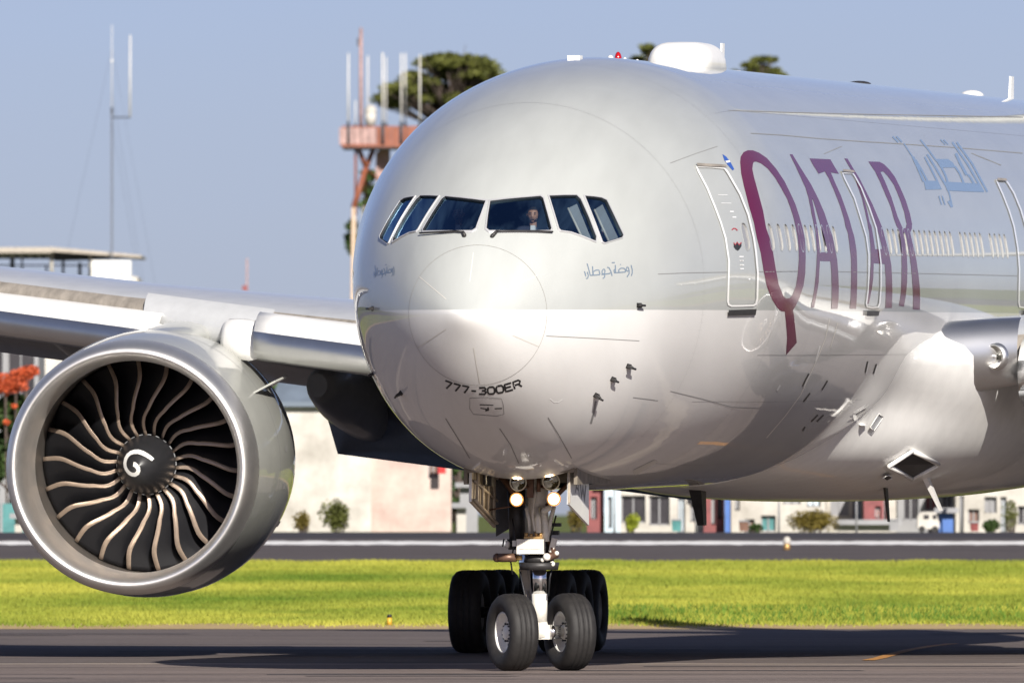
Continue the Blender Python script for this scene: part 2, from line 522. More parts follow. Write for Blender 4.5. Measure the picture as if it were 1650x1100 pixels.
# ================================================================== GROUND
def gz(y): return float(np.interp(y, [324, 440, 500], [0, .938, 1.64]))
def sheet(name, x0, x1, ys, m, dz, kind='structure', nx=2):
    v, f = [], []
    xs = np.linspace(x0, x1, nx)
    for y in ys:
        for x in xs: v.append((x, y, gz(y) + dz))
    for i in range(len(ys) - 1):
        for j in range(nx - 1): f.append((i * nx + j, i * nx + j + 1, (i + 1) * nx + j + 1, (i + 1) * nx + j))
    mb = MB().add(v, f); o = mb.build(name, m); tag(o, kind=kind); return o
def asphalt(name, a, b, line):
    m = mat(name, a, .82, var=.2, vscale=.35, bump=.25, bscale=14, spec=.25)
    nt = m.node_tree; p = nt.nodes['Principled BSDF']
    old = p.inputs['Base Color'].links[0].from_socket
    tc = nt.nodes.new('ShaderNodeTexCoord'); mp = nt.nodes.new('ShaderNodeMapping'); mp.inputs['Scale'].default_value = (.03, .45, 1)
    nt.links.new(tc.outputs['Object'], mp.inputs[0])
    nz = nt.nodes.new('ShaderNodeTexNoise'); nz.inputs['Scale'].default_value = 1.0; nz.inputs['Detail'].default_value = 7; nz.inputs['Roughness'].default_value = .6
    nt.links.new(mp.outputs[0], nz.inputs['Vector'])
    rp = nt.nodes.new('ShaderNodeValToRGB'); rp.color_ramp.elements[0].position = .40; rp.color_ramp.elements[1].position = .66
    nt.links.new(nz.outputs['Fac'], rp.inputs[0])
    mx = nt.nodes.new('ShaderNodeMix'); mx.data_type = 'RGBA'
    nt.links.new(rp.outputs[0], mx.inputs['Factor']); nt.links.new(old, mx.inputs['A']); mx.inputs['B'].default_value = (*b, 1)
    n2 = nt.nodes.new('ShaderNodeTexNoise'); n2.inputs['Scale'].default_value = 7; n2.inputs['Detail'].default_value = 4
    nt.links.new(tc.outputs['Object'], n2.inputs['Vector'])
    r2 = nt.nodes.new('ShaderNodeMapRange'); r2.inputs['From Min'].default_value = .3; r2.inputs['From Max'].default_value = .75; r2.inputs['To Min'].default_value = .8; r2.inputs['To Max'].default_value = 1.2
    nt.links.new(n2.outputs['Fac'], r2.inputs[0])
    ml = nt.nodes.new('ShaderNodeMix'); ml.data_type = 'RGBA'; ml.blend_type = 'MULTIPLY'; ml.inputs['Factor'].default_value = 1
    nt.links.new(mx.outputs['Result'], ml.inputs['A']); nt.links.new(r2.outputs[0], ml.inputs['B']); nt.links.new(ml.outputs['Result'], p.inputs['Base Color'])
    return m
M_ground = mat('ground_earth', (.10, .12, .035), .95, var=.3, vscale=.08, spec=.1)
M_asph = asphalt('asphalt', (.105, .087, .082), (.145, .118, .105), None)
M_rwy = asphalt('runway_asphalt', (.075, .063, .062), (.095, .08, .076), None)
M_darkstrip = asphalt('dark_strip_ground', (.040, .036, .042), (.055, .05, .052), None)
M_seam = mat('pale_joint', (.30, .25, .20), .85, var=.35, vscale=1.2, stretch=(.3, 1, 1))
M_wline = mat('white_marking', (.75, .74, .72), .7, var=.22, vscale=2.5)
M_oline = mat('orange_marking', (.42, .20, .05), .7, var=.3, vscale=6)
M_sand = mat('dry_verge', (.38, .27, .12), .95, var=.35, vscale=1.5, stretch=(.5, 2, 1))
M_lawn = mat('lawn', (.13, .18, .02), .9, var=.28, vscale=.5, stretch=(.3, .4, 1), alt=(.33, .34, .045), spec=.1)
sheet('ground', -4000, 4000, [-3000, 0, 140, 324, 440, 500, 800, 2000, 15000], M_ground, -.02)
sheet('taxiway', -1500, 1500, [245, 324], M_asph, .0)
M_conc = asphalt('worn_concrete', (.150, .122, .110), (.215, .170, .148), None)
v, f = [], []
for i, x in enumerate(np.arange(-60, 60.1, .5)):
    e = 245.6 + .35 * math.sin(x * .9) + .25 * math.sin(x * 2.3 + 1)
    v += [(x, 150, .002), (x, e, .002)]
    if i: f.append((2 * i - 2, 2 * i, 2 * i + 1, 2 * i - 1))
tag(MB().add(v, f).build('concrete_shoulder', M_conc), kind='structure')
v = []; f = []
sx0 = np.linspace(-14, 16, 90)
rn = np.random.default_rng(3)
for i, x in enumerate(sx0):
    yc0 = 244.6 - .03 * x + .5 * math.sin(x * .8) * .3 + rn.normal(0, .12); h_ = .5 + .5 * abs(math.sin(x * .37 + 1)) + rn.uniform(0, .25)
    v += [(x, yc0 - h_ * .6, .004), (x, yc0 + h_ * .6, .004)]
    if i: f.append((2 * i - 2, 2 * i, 2 * i + 1, 2 * i - 1))
tag(MB().add(v, f).build('pavement_joint', M_seam), kind='structure')
# tar-filled joints and rubber marks on the taxiway
M_tar = mat('tar_joint', (.028, .025, .026), .7, var=.3, vscale=3)
M_rub = mat('rubber_mark', (.055, .047, .046), .8, var=.4, vscale=2, stretch=(.2, 1, 1))
def ribbon(mb, P, w):
    v, f = [], []
    for i, (x, y) in enumerate(P):
        x2, y2 = P[min(i + 1, len(P) - 1)]; x1, y1 = P[max(i - 1, 0)]; d = math.hypot(x2 - x1, y2 - y1) or 1; nx_, ny_ = -(y2 - y1) / d * w, (x2 - x1) / d * w
        v += [(x + nx_, y + ny_, .006), (x - nx_, y - ny_, .006)]
        if i: f.append((2 * i - 2, 2 * i, 2 * i + 1, 2 * i - 1))
    mb.add(v, f)
mt_ = MB(); rq = random.Random(4)
for y in (221, 229, 238, 259, 281, 303): ribbon(mt_, [(x, y + .25 * math.sin(x * .7 + y) + rq.gauss(0, .06)) for x in np.arange(-16, 17, .5)], .12)
for x in (): ribbon(mt_, [(x + .04 * math.sin(y), y) for y in np.arange(212, 323, 2)], .022)
tag(mt_.build('pavement_crack', M_tar), kind='structure')
mt_ = MB()
for k in range(26):
    x, y = rq.uniform(-12, 10), rq.uniform(214, 318); L_ = rq.uniform(1.5, 6); ribbon(mt_, [(x + q * L_, y + q * rq.uniform(-.3, .3)) for q in np.linspace(0, 1, 6)], rq.uniform(.15, .5))
tag(mt_.build('rubber_mark', M_rub), kind='structure')
pts = [(5.36, 250.5), (5.42, 251.6), (5.62, 254.5), (6.0, 262), (6.45, 270), (6.95, 277), (7.5, 283)]
v, f = [], []
for i, (x, y) in enumerate(pts):
    v += [(x - .10, y, .008), (x + .10, y, .008)]
    if i: f.append((2 * i - 2, 2 * i - 1, 2 * i + 1, 2 * i))
tag(MB().add(v, f).build('taxi_line', M_oline), kind='structure')
sheet('dry_verge', -1500, 1500, [319, 324, 331], M_sand, .004)
sheet('grass_verge', -1500, 1500, [329, 380, 440], M_lawn, .006)
sheet('runway', -1500, 1500, [438, 486], M_rwy, .012)
sheet('dark_strip', -1500, 1500, [486, 500, 506], M_darkstrip, .012)  # strip of darker tone between the runway and the buildings
v, f = [], []
xs0 = np.linspace(-20, 20, 160)
for i, x in enumerate(xs0):
    a = 472.6 + rn.normal(0, .45); b_ = 480 + rn.normal(0, .45)
    v += [(x, a, gz(a) + .02), (x, b_, gz(b_) + .02)]
    if i: f.append((2 * i - 2, 2 * i, 2 * i + 1, 2 * i - 1))
tag(MB().add(v, f).build('runway_edge_line', M_wline), kind='structure')

# grass blades on the verge
def grass_blades(name, x0, x1, y0, y1, n, h0, h1, m, seed, power=1.0):
    r = np.random.default_rng(seed)
    x = r.uniform(x0, x1, n); y = y0 + (y1 - y0) * r.uniform(0, 1, n)**power
    y = np.where(y < 334, y + 2.2 * np.sin(x * 1.3) * np.sin(x * .37 + 1) + r.normal(0, 1.6, n), y)
    z = np.interp(y, [324, 440, 500], [0, .938, 1.64])
    cl_ = .55 + .45 * np.sin(x * 1.7 + 2 * np.sin(y * .11)) * np.sin(y * .23 + x * .4)
    h = r.uniform(h0, h1, n) * (.6 + .6 * cl_); a = r.uniform(0, np.pi, n); w = .008 + .010 * r.random(n)
    lx, ly = r.normal(0, .45, n) * h, r.normal(0, .45, n) * h
    V = np.empty((n, 3, 3))
    V[:, 0] = np.stack([x - w * np.cos(a), y - w * np.sin(a), z], 1); V[:, 1] = np.stack([x + w * np.cos(a), y + w * np.sin(a), z], 1)
    V[:, 2] = np.stack([x + lx, y + ly, z + h], 1)
    me = bpy.data.meshes.new(name); me.vertices.add(n * 3); me.vertices.foreach_set('co', V.ravel())
    me.loops.add(n * 3); me.loops.foreach_set('vertex_index', np.arange(n * 3, dtype=np.int32))
    me.polygons.add(n); me.polygons.foreach_set('loop_start', np.arange(0, n * 3, 3, dtype=np.int32)); me.polygons.foreach_set('loop_total', np.full(n, 3, np.int32))
    me.materials.append(m); me.update(); me.validate()
    o = bpy.data.objects.new(name, me); COL.objects.link(o); return o
M_blades = mat('grass_blades', (.12, .19, .02), .7, var=.2, vscale=.22, stretch=(.5, .22, 1), alt=(.37, .36, .055), spec=.15)
M_blades2 = mat('grass_blades_deep', (.07, .14, .015), .7, var=.4, vscale=.8, spec=.2)
o = grass_blades('grass', -17, 17, 327, 441, 430000, .04, .095, M_blades, 1)
tag(o, 'short bright yellow green grass on the verge behind the taxiway', 'grass', kind='stuff')
o = grass_blades('grass_tuft', 2, 15, 328, 352, 5000, .08, .2, M_blades2, 5)
tag(o, 'darker green grass tufts along the near edge of the verge', 'grass', kind='stuff')

# ================================================================== THE AIRLINER
air = empty('passenger_airliner', (X0, DNG, 0), (PITCH, 0, -YAW))
tag(air, 'large white and grey twin engine airliner lettered in burgundy, rolling with its nose lamps lit', 'airliner')
def PA(mb, name, mats, parent=None):
    return mb.build(name, mats, parent or air, OFF if parent is None else (0, 0, 0))

# ---------------------------------------------------------------- window outlines (photo pixels, port side)
def z4(L): return [(780 + x / 6.875, 300 + y / 6.875) for x, y in L]
WIN = [z4([(75, 175), (240, 155), (400, 140), (620, 122), (645, 140), (690, 300), (735, 470), (725, 490), (400, 492), (60, 492), (33, 470), (50, 320)]),
       z4([(725, 118), (880, 112), (1020, 112), (1060, 150), (1150, 350), (1230, 560), (1225, 605), (1160, 578), (1090, 550), (960, 505), (850, 490), (830, 470), (780, 300)]),
       z4([(1120, 120), (1220, 128), (1300, 140), (1350, 165), (1440, 350), (1530, 540), (1520, 565), (1430, 593), (1330, 625), (1312, 615), (1220, 370)])]
def grow(poly, d):
    p = np.asarray(poly, float)
    a = np.roll(p, 1, 0); b = np.roll(p, -1, 0)
    def nrm(u): 
        u = u / np.maximum(np.linalg.norm(u, axis=1, keepdims=True), 1e-9); return np.stack([u[:, 1], -u[:, 0]], 1)
    n1, n2 = nrm(p - a), nrm(b - p)
    n = n1 + n2; n /= np.maximum(np.linalg.norm(n, axis=1, keepdims=True), 1e-9)
    n /= np.maximum((n * n1).sum(1, keepdims=True), .55)
    area = .5 * np.sum(p[:, 0] * np.roll(p[:, 1], -1) - np.roll(p[:, 0], -1) * p[:, 1])
    return p + n * d * (1 if area > 0 else -1)
holes = []            # (sqrt y, theta in 0..2pi)
ck = []
for w in WIN:
    hp = subdiv(w, 4); fr = grow(hp, .8); fo = grow(hp, 3.9 if w is WIN[0] else 2.6)
    ck.append((st(hp), st(fr), st(fo)))
mir = lambda L: np.stack([L[:, 0], -L[:, 1]], 1)[::-1]
allck = [(q, False) for q in ck] + [(tuple(mir(l) for l in q), True) for q in ck]
up = lambda L: np.stack([L[:, 0], np.mod(L[:, 1], 2 * math.pi)], 1)
holes += [up(q[0]) for q, _ in allck]
# cabin windows along the port side
ZW = 1.1027
def y_at(px, z=ZW):
    yy = np.linspace(3, 40, 4000); w, T, B, zc = prof(yy)
    x = w * np.sqrt(1 - ((z - zc) / (T - zc))**2)
    P = np.stack([x, yy, 0 * yy + z], -1) - CAM_A
    d = np.stack([P[:, 0] / P[:, 1]], -1)[:, 0]
    t = ray(np.array([px]), np.array([390.0]))[0]
    return float(yy[np.argmin(np.abs(d - t[0] / t[1]))])
yA = y_at(1533.6); PITCHW = .5335
yw = []
gap = [y_at(1545.5), y_at(1587.5)]
y0w, yd1, yd2 = y_at(1232), y_at(1352), y_at(1424)
k = -60
while k < 12:
    y = yA + k * PITCHW; k += 1
    if y < y0w or y > y_at(1632): continue
    if yd1 < y < yd2 or any(abs(y - g) < PITCHW * .5 for g in gap): continue
    yw.append(y)
yw.append(y_at(1202))
def rr_loop(yc, z, hw, hh, r, n=5):
    w, T, B, zc = (float(a) for a in prof(yc))
    th = math.acos((z - zc) / (T - zc)); k = 1 / ((T - zc) * math.sin(th))
    pts = []
    for cx, cz, a0 in ((hw - r, hh - r, 0), (-hw + r, hh - r, 90), (-hw + r, -hh + r, 180), (hw - r, -hh + r, 270)):
        for i in range(n):
            a = R(a0 + 90 * i / (n - 1)); pts.append((math.sqrt(yc + cx + r * math.cos(a)), th - (cz + r * math.sin(a)) * k))
    return np.array(pts)
cab = [rr_loop(y, ZW, .125, .19, .115) for y in yw]
holes += cab
# nose gear bay
BY0, BY1, BX = 4.42, 7.15, .72
bay = []
for y in np.linspace(BY0, BY1, 12): bay.append((math.sqrt(y), math.pi - math.asin(BX / float(prof(y)[0]))))
for y in np.linspace(BY1, BY0, 12): bay.append((math.sqrt(y), math.pi + math.asin(BX / float(prof(y)[0]))))
bay = subdiv(bay, .05)
holes.append(bay)

def build_fuselage():
    K = 1.5
    sy = np.concatenate([np.arange(.012, 3.4, .03), np.sqrt(np.arange(3.42**2, 74, .55)), [math.sqrt(74)]])
    sy = np.unique(np.round(sy, 6)); tt = np.linspace(0, 2 * math.pi, 121)
    H = [h * np.array([K, 1]) for h in holes]
    edge = [(s * K, 0) for s in sy] + [(sy[-1] * K, t) for t in tt[1:]] + [(s * K, 2 * math.pi) for s in sy[::-1][1:]] + [(sy[0] * K, t) for t in tt[::-1][1:-1]]
    g = np.stack(np.meshgrid(sy[1:-1] * K, tt[1:-1]), -1).reshape(-1, 2)
    hb = np.concatenate(H)
    keep = ~inside(g, H)
    lo, hi = hb.min(0) - .1, hb.max(0) + .1
    c = np.where(keep & (g[:, 0] > lo[0]) & (g[:, 0] < hi[0]) & (g[:, 1] > lo[1]) & (g[:, 1] < hi[1]))[0]
    for i in range(0, len(c), 1500):
        q = c[i:i + 1500]
        dm = np.min(np.hypot(g[q][:, None, 0] - hb[None, :, 0], g[q][:, None, 1] - hb[None, :, 1]), 1)
        keep[q[dm < .016]] = False
    V, F = cdt([np.array(edge)] + H, g[keep])
    F = F[~inside(V[F].mean(1), H)]
    y = (V[:, 0] / K)**2; th = V[:, 1]
    P, n = S(y, th), N(y, th)
    a, b, c = P[F[:, 0]], P[F[:, 1]], P[F[:, 2]]
    fl = (np.cross(b - a, c - a) * n[F[:, 0]]).sum(1) < 0
    F[fl] = F[fl][:, ::-1]
    return np_mesh('fuselage', P, F, M_fus, air, OFF, n)
fus = build_fuselage()

def ring_mesh(name, loops, mats, parent, mi=None, loc=(0, 0, 0)):
    """loops: list of (loop_st, offset) of equal length, bridged in order"""
    P, F, m = [], [], []
    n = len(loops[0][0])
    for L, o in loops:
        y, th = L[:, 0]**2, L[:, 1]; P += list(S(y, th) + N(y, th) * o)
    for q in range(len(loops) - 1):
        for i in range(n):
            j = (i + 1) % n; F.append((q * n + i, q * n + j, (q + 1) * n + j, (q + 1) * n + i)); m.append(mi[q] if mi else 0)
    o = np_mesh(name, P, F, mats, parent, loc, None, False)
    o.data.polygons.foreach_set('material_index', m)
    return o
for (hl, fr, fo), starboard in allck:
    f = ring_mesh('cockpit_window', [(fo, .002), (fo * .7 + fr * .3, .016), (fr, .018), (fr, .012), (hl, .010), (hl, -.03)], [M_frame, M_black], air, [0, 0, 0, 1, 1], OFF)
    skin_patch('glass', [hl], M_glass, f, -.015, .06, .04)
for L in cab:
    y, th = L[:, 0]**2, L[:, 1]
    out = L + (L - L.mean(0)) * np.array([.10, .08])
    f = ring_mesh('cabin_window', [(out, .001), (out, .003), (L, .0035), (L, -.016)], [M_grey, M_reveal], air, [0, 0, 1], OFF)
    P = S(y, th) - N(y, th) * .015
    np_mesh('pane', P, [tuple(range(len(L)))], M_pane, f, (0, 0, 0), None, False)

# ---------------------------------------------------------------- lettering on the port side
Q_out = [(1192.5,261),(1193.3,252.7),(1198,245.4),(1204.7,242.4),(1213,242.6),(1222.7,246.2),(1235.8,255.2),(1250.6,272.4),(1263.7,292),(1273.5,311.7),(1281.7,329.7),(1288,349.3),(1293,367.3),(1296.4,383.7),(1297.6,398),(1298,416.4),(1297.3,440),(1294.5,460),(1287.3,481.8),(1281.8,492.7),(1277.3,500),(1279,507.3),(1281.8,534.5),(1283.6,551.8),(1266.4,571.8),(1268.2,543.6),(1266.4,521.8),(1264.5,501.8),(1258.2,501),(1252.7,496.4),(1243.6,481.8),(1235.5,461.8),(1230,434.5),(1225.5,407.3),(1219,381.8),(1214.6,359),(1206.4,331.3),(1198.2,298.6),(1194,279)]
Q_in = [(1213,264.2),(1214.6,261),(1218.7,260.6),(1226,263.4),(1237.5,272.4),(1249,287),(1258.8,303.5),(1268.6,321.5),(1276.8,344.4),(1281.7,364),(1285,380.4),(1286.6,398.2),(1287.3,416.4),(1285.5,440),(1282.7,460),(1277.3,474.5),(1272.7,480),(1266.4,481),(1261.8,476.4),(1254.5,458.2),(1250,434.5),(1245.5,407.3),(1240,383.6),(1234.2,367.3),(1229.3,339.5),(1221,308.4),(1214.6,285.5),(1212,272.4)]
A1_out = [(1272.4,248.9),(1276.7,248.9),(1289,269.3),(1306.5,297),(1318.2,320),(1328.4,343.5),(1335.6,365.3),(1341.5,381.8),(1345.8,403.6),(1348.7,418.2),(1350.5,440),(1351.3,461.8),(1351,480.7),(1349.5,497.5),(1339.3,497.5),(1340,483.6),(1340,461.8),(1339.3,435.6),(1337.8,421),(1321,420.4),(1320,435.6),(1319,454.5),(1316.7,469),(1311.6,495.3),(1306.5,495.3),(1311,472),(1313.5,453),(1315.3,429.8),(1316.4,408),(1315.3,392),(1313.8,374.5),(1310.2,356.5),(1306.5,337.6),(1302.2,317.3),(1297.8,302.7),(1290.5,286.7),(1281.8,267.8)]
A1_in = [(1308,320.2),(1310.2,323),(1318.2,345),(1324,366.7),(1331.3,374.5),(1334,389),(1337.8,402.2),(1338.5,406.5),(1321.8,406.5),(1319.6,396.4),(1317.5,377.5),(1316,365.3),(1313,345)]
A1_in = [(1308,320.2),(1310.2,323),(1316.5,343),(1322,363),(1328.5,384),(1333,404),(1334,406.5),(1321.8,406.5),(1320.4,396.4),(1318.3,377.5),(1316,362),(1312.5,343)]
T_out = [(1304.4,255.5),(1337.8,257),(1344.4,268.5),(1351.6,280.2),(1338.5,278),(1345.8,295.5),(1354.5,314.4),(1361.8,334.7),(1368.4,353.6),(1372.7,369.6),(1376.4,381.8),(1380,403.6),(1381,425.5),(1381,454.5),(1380.4,476.4),(1379.3,497.5),(1369,497.5),(1370.8,476.4),(1371.3,447.3),(1371.3,418.2),(1369,396.4),(1366.2,376),(1362.5,365.3),(1359,349.3),(1353,330.4),(1344.4,308.5),(1335.6,288.2),(1329,276.5),(1319,280.2),(1311,267.8)]
A2_out = [(1360.4,255.5),(1365.5,255.9),(1375,272.2),(1385,288.2),(1395.3,308.5),(1405.5,329),(1414.2,349.3),(1421.5,366.7),(1427.3,389),(1432.4,408),(1436,427),(1437.2,447.3),(1437.7,470.5),(1436.7,496),(1426.5,496),(1427.3,470.5),(1427,447.3),(1425.5,425.5),(1407.6,424),(1407,447.3),(1404.7,464.7),(1399.6,489.5),(1396.7,489.5),(1400,464.7),(1401.8,444.4),(1403.3,422.5),(1402.5,396.4),(1400.4,374.5),(1397.5,358),(1393,337.6),(1388,317.3),(1380.7,297),(1375,279.5),(1367.6,267.8)]
A2_in = [(1383.6,298.4),(1391,311.5),(1399.6,331.8),(1407,350.7),(1412.7,368.2),(1417,381.8),(1421.2,399.3),(1421,401.5),(1410,401.5),(1407,381.8),(1404,364.4),(1401,358),(1396.7,337.6),(1391,317.3)]
R_out = [(1399,260.5),(1417,261),(1424.4,265),(1433,273.6),(1441.8,285.3),(1450.5,302.7),(1459.3,323),(1465.8,343.5),(1469.5,361),(1468.9,369),(1466.5,374.5),(1469.5,389),(1473.8,406.5),(1476.7,421),(1479.6,441.5),(1481.8,461.8),(1482.5,482.2),(1481.8,499),(1471,498.2),(1471.2,479.3),(1470.2,459),(1468.7,438.5),(1466.5,418.2),(1463.6,400.7),(1460,380.4),(1457.8,374.6),(1455.2,374.6),(1457.5,386),(1461,411),(1461.9,432.7),(1461.5,454.5),(1459.3,476.4),(1456.4,493.8),(1448.4,492.4),(1451.3,473.5),(1452.3,453),(1452.7,429.8),(1452.6,411),(1451.5,389),(1448.4,371.6),(1444,363),(1441,355),(1434.5,331.8),(1424.4,308.5),(1417,291),(1409.8,276.5)]
R_in = [(1418.5,277.3),(1423,276.5),(1430.2,283.8),(1440.4,298.4),(1449,318.7),(1456.4,340.5),(1460.7,361),(1459.3,367.6),(1454.5,368),(1446.2,349.3),(1436,317.3),(1425.8,292.5)]
for nm, L in (('letter', [Q_out, Q_in]), ('letter', [A1_out, A1_in]), ('letter', [T_out]), ('letter', [A2_out, A2_in]), ('letter', [R_out, R_in])):
    px_patch(nm, L, M_burg, fus, .006)
z5 = lambda L: [(1420 + x / 7.174, 200 + y / 7.174) for x, y in L]
def z5s(L, w): return stroke(subdiv(z5(L), 5, False), w / 7.174)
arab = [[z5([(488,655),(655,658),(700,755),(510,760)])], [z5([(715,665),(900,675),(1120,690),(1185,788),(960,780),(760,770)])],
        z5s([(260,225),(330,335),(370,395)], 15), z5s([(365,380),(420,500),(490,665)], 30), z5s([(395,415),(470,540),(535,665)], 22),
        z5s([(500,380),(570,510),(650,670)], 22), z5s([(530,350),(630,510),(740,700)], 24), z5s([(450,180),(530,280),(640,430)], 20),
        [z5([(620,405),(770,405),(830,450),(860,505),(680,505)])], z5s([(850,490),(905,570),(950,680)], 24), z5s([(690,490),(735,580),(770,680)], 24),
        z5s([(820,210),(1000,470),(1180,785)], 24), z5s([(870,210),(1050,460),(1225,785)], 24), z5s([(860,340),(905,440),(985,590)], 34), z5s([(1000,585),(1030,620),(1070,690)], 26),
        z5s([(740,700),(785,800),(820,960)], 18), z5s([(775,890),(815,960)], 30), z5s([(130,145),(195,212)], 20), z5s([(172,143),(238,210)], 20),
        z5s([(685,180),(738,238)], 15), z5s([(720,182),(773,240)], 15), z5s([(665,830),(697,935)], 16), z5s([(703,830),(736,935)], 16)]
def merged(name, groups, m, parent, off=.006):
    objs = [px_patch(name, g, m, parent, off + .0004 * (i % 5), 8) for i, g in enumerate(groups)]
    V, F, Nn = [], [], []
    for o in objs:
        b = len(V); V += [tuple(v.co) for v in o.data.vertices]; F += [tuple(b + i for i in p.vertices) for p in o.data.polygons]
        me = o.data; bpy.data.objects.remove(o); bpy.data.meshes.remove(me)
    return np_mesh(name, V, F, m, parent, (0, 0, 0))
merged('arabic_lettering', arab, M_grtext2, fus)
z6 = lambda L, w=17: stroke(subdiv([(920 + x / 10, 400 + y / 10) for x, y in L], 3, False), w / 10)
name_ar = [[(965,270),(985,340),(985,400),(970,445)], [(905,295),(885,340),(905,370),(935,360),(925,320),(905,295)], [(935,350),(935,410),(900,462)], [(875,382),(780,390),(695,396)],
           [(772,385),(765,350),(800,322),(850,322),(878,350),(874,385)], [(790,262),(803,262)], [(712,270),(715,330),(716,392)], [(700,395),(690,355),(714,332)], [(655,233),(705,230)],
           [(580,308),(610,312),(650,390),(610,408),(490,425)], [(648,392),(660,445)], [(525,330),(497,370),(503,410),(540,410),(547,355),(525,330)], [(543,405),(540,465),(512,487)],
           [(465,425),(390,432),(305,437)], [(345,290),(352,425)], [(358,420),(355,380),(400,352),(450,352),(466,422)], [(258,245),(285,340),(308,432)], [(215,370),(238,455)], [(238,487),(268,482),(278,440),(262,380)], [(232,405),(240,412)]]
merged('arabic_name', [z6(L) for L in name_ar], M_grtext, fus, .005)
def to_star(L): return stroke(subdiv([(636 - (1020 - (920 + x / 10)) / 80 * 34, 447 - (449 - (400 + y / 10)) * .8) for x, y in L], 2, False), 1.0)
merged('arabic_name', [to_star(L) for L in name_ar], M_grtext, fus, .005)
# type number under the radome, written along an arc
GL = {'7': [[(0,1),(1,1),(.45,0)]], '-': [[(.15,.45),(.85,.45)]], '3': [[(0,.95),(.8,1),(1,.78),(.8,.54),(.4,.53)],[(.8,.53),(1,.28),(.8,0),(0,.05)]], '0': [[(.2,1),(.8,1),(1,.75),(1,.25),(.8,0),(.2,0),(0,.25),(0,.75),(.2,1)]],
      'E': [[(1,1),(0,1),(0,0),(1,0)],[(0,.52),(.85,.52)]], 'R': [[(0,0),(0,1),(.8,1),(1,.8),(.8,.5),(0,.5)],[(.6,.5),(1,0)]]}
tg = []
for i, ch in enumerate('777-300ER'):
    u0 = i / 9
    for L in GL[ch]:
        q = []
        for x, y in subdiv(L, .3, False):
            u = u0 + .008 + x * .088; X = 713 + 130 * u
            base = 622.5 + 13.5 * (1 - ((u - .52) / .52)**2) - 4 * u
            slope = (-2 * (u - .52) / .52**2 * 13.5 - 4) / 130
            q.append((X + y * 11 * slope * .9, base + 1 - y * 11))
        tg.append(stroke(q, 2.9))
merged('type_number', tg, M_black, fus, .005)

# ---------------------------------------------------------------- doors, panels and small marks on the skin
D1 = [(1121.3,269),(1124.5,277),(1138.5,303.5),(1150.7,333),(1160.5,359),(1168,383.7),(1173.6,421.8),(1172.7,452.7),(1171.8,485.5),(1173,490.5),(1177.5,492.7),(1195,492.5),(1213,491.8),(1217,489.5),(1219,481.8),(1220,440),(1217,407),(1213.6,383.7),(1204.7,346),(1191.7,313.3),(1172,279),(1166.5,271.5),(1145,269.5)]
D2 = [(1356.7,279.5),(1360,288),(1376,320),(1386.5,353.6),(1395,381.8),(1399,411),(1399,440),(1397.5,469),(1395,488),(1396,494),(1405,495.5),(1414,494.5),(1416.5,488),(1418.5,461.8),(1418.5,425.5),(1415.6,400.7),(1411,368),(1399.6,334.7),(1386.5,302.7),(1376,283.8),(1372.7,279.5)]
D3 = [(1604.7,291),(1606.8,296),(1615,314),(1625,339.4),(1633,365),(1639,400),(1641.7,434),(1640.7,486.6),(1642,494),(1652,496),(1661,494),(1664,460),(1663,420),(1656,380),(1644.4,339.4),(1633,311.5),(1623.5,296),(1619,290.6)]
for D, sill, top, wd in ((D1, [(1171,499),(1216,497.5),(1214.5,507),(1170.5,508)], [(1120,264.5),(1166,267),(1170,271),(1121,269)], 3.0),
                         (D2, [(1394,500.5),(1414.5,500),(1412.5,508.5),(1393.5,508.5)], [(1355.5,274),(1373,276),(1375,279.5),(1356,277.5)], 2.2),
                         (D3, [(1645,500),(1664,500),(1662,513),(1645,513)], [(1604.5,288),(1619,289),(1620.5,293),(1605,292)], 2.4)):
    d = px_patch('cabin_door', stroke(subdiv(D, 5), wd, True), M_doorw, air, .012)
    d.location = OFF
    px_patch('door_gap', stroke(grow(subdiv(D, 5), -wd * .62), .8, True), M_line, d, .004)
    px_patch('door_sill', [sill], M_gdark, d, .03)
    px_patch('rain_gutter', [top], M_cove, d, .03)
blue = [(1163.8,248.6),(1170,252.7),(1177,261.7),(1183,273),(1180.2,274.8),(1172,265.8),(1167,258.5)]
px_patch('badge', [blue], M_blue, fus, .006)
px_patch('badge_stripe', [[(1168.5,259.5),(1175.5,258.5),(1176.5,261.5),(1170.5,262.8)]], M_doorw, fus, .008)
px_patch('door_emblem', [[(1182,391),(1184,395),(1187,390),(1190,395),(1194.5,390.5),(1194.5,397),(1191,402),(1188.5,404),(1185,402),(1182,398)]], M_gdark, fus, .006)
px_patch('door_emblem', [stroke([(1182,391),(1184.5,394.5),(1187.5,390),(1190.5,394.5),(1194.5,390.5)], 1.8)], M_red, fus, .009) if False else px_patch('door_emblem', stroke([(1182,391),(1184.5,394.5),(1187.5,390),(1190.5,394.5),(1194.5,390.5)], 1.8), M_red, fus, .009)
px_patch('door_mark', stroke([(1179,370.5),(1182,368),(1185,368.5),(1188,371.5)], 1.8), M_red, fus, .006)
merged('door_writing', [stroke([(1157,314),(1172,314.2)], .9), stroke([(1162,327.5),(1178,327.6)], .9), stroke([(1191,413.5),(1198,413.5)], 2), stroke([(1191.5,420),(1198,420)], 2), stroke([(1192,427),(1198.5,427)], 2), stroke([(1192.5,433),(1198.5,433)], 2), stroke([(1176,341),(1182,341)], 2), stroke([(1180,350),(1186,350)], 2)], M_doorw, fus)
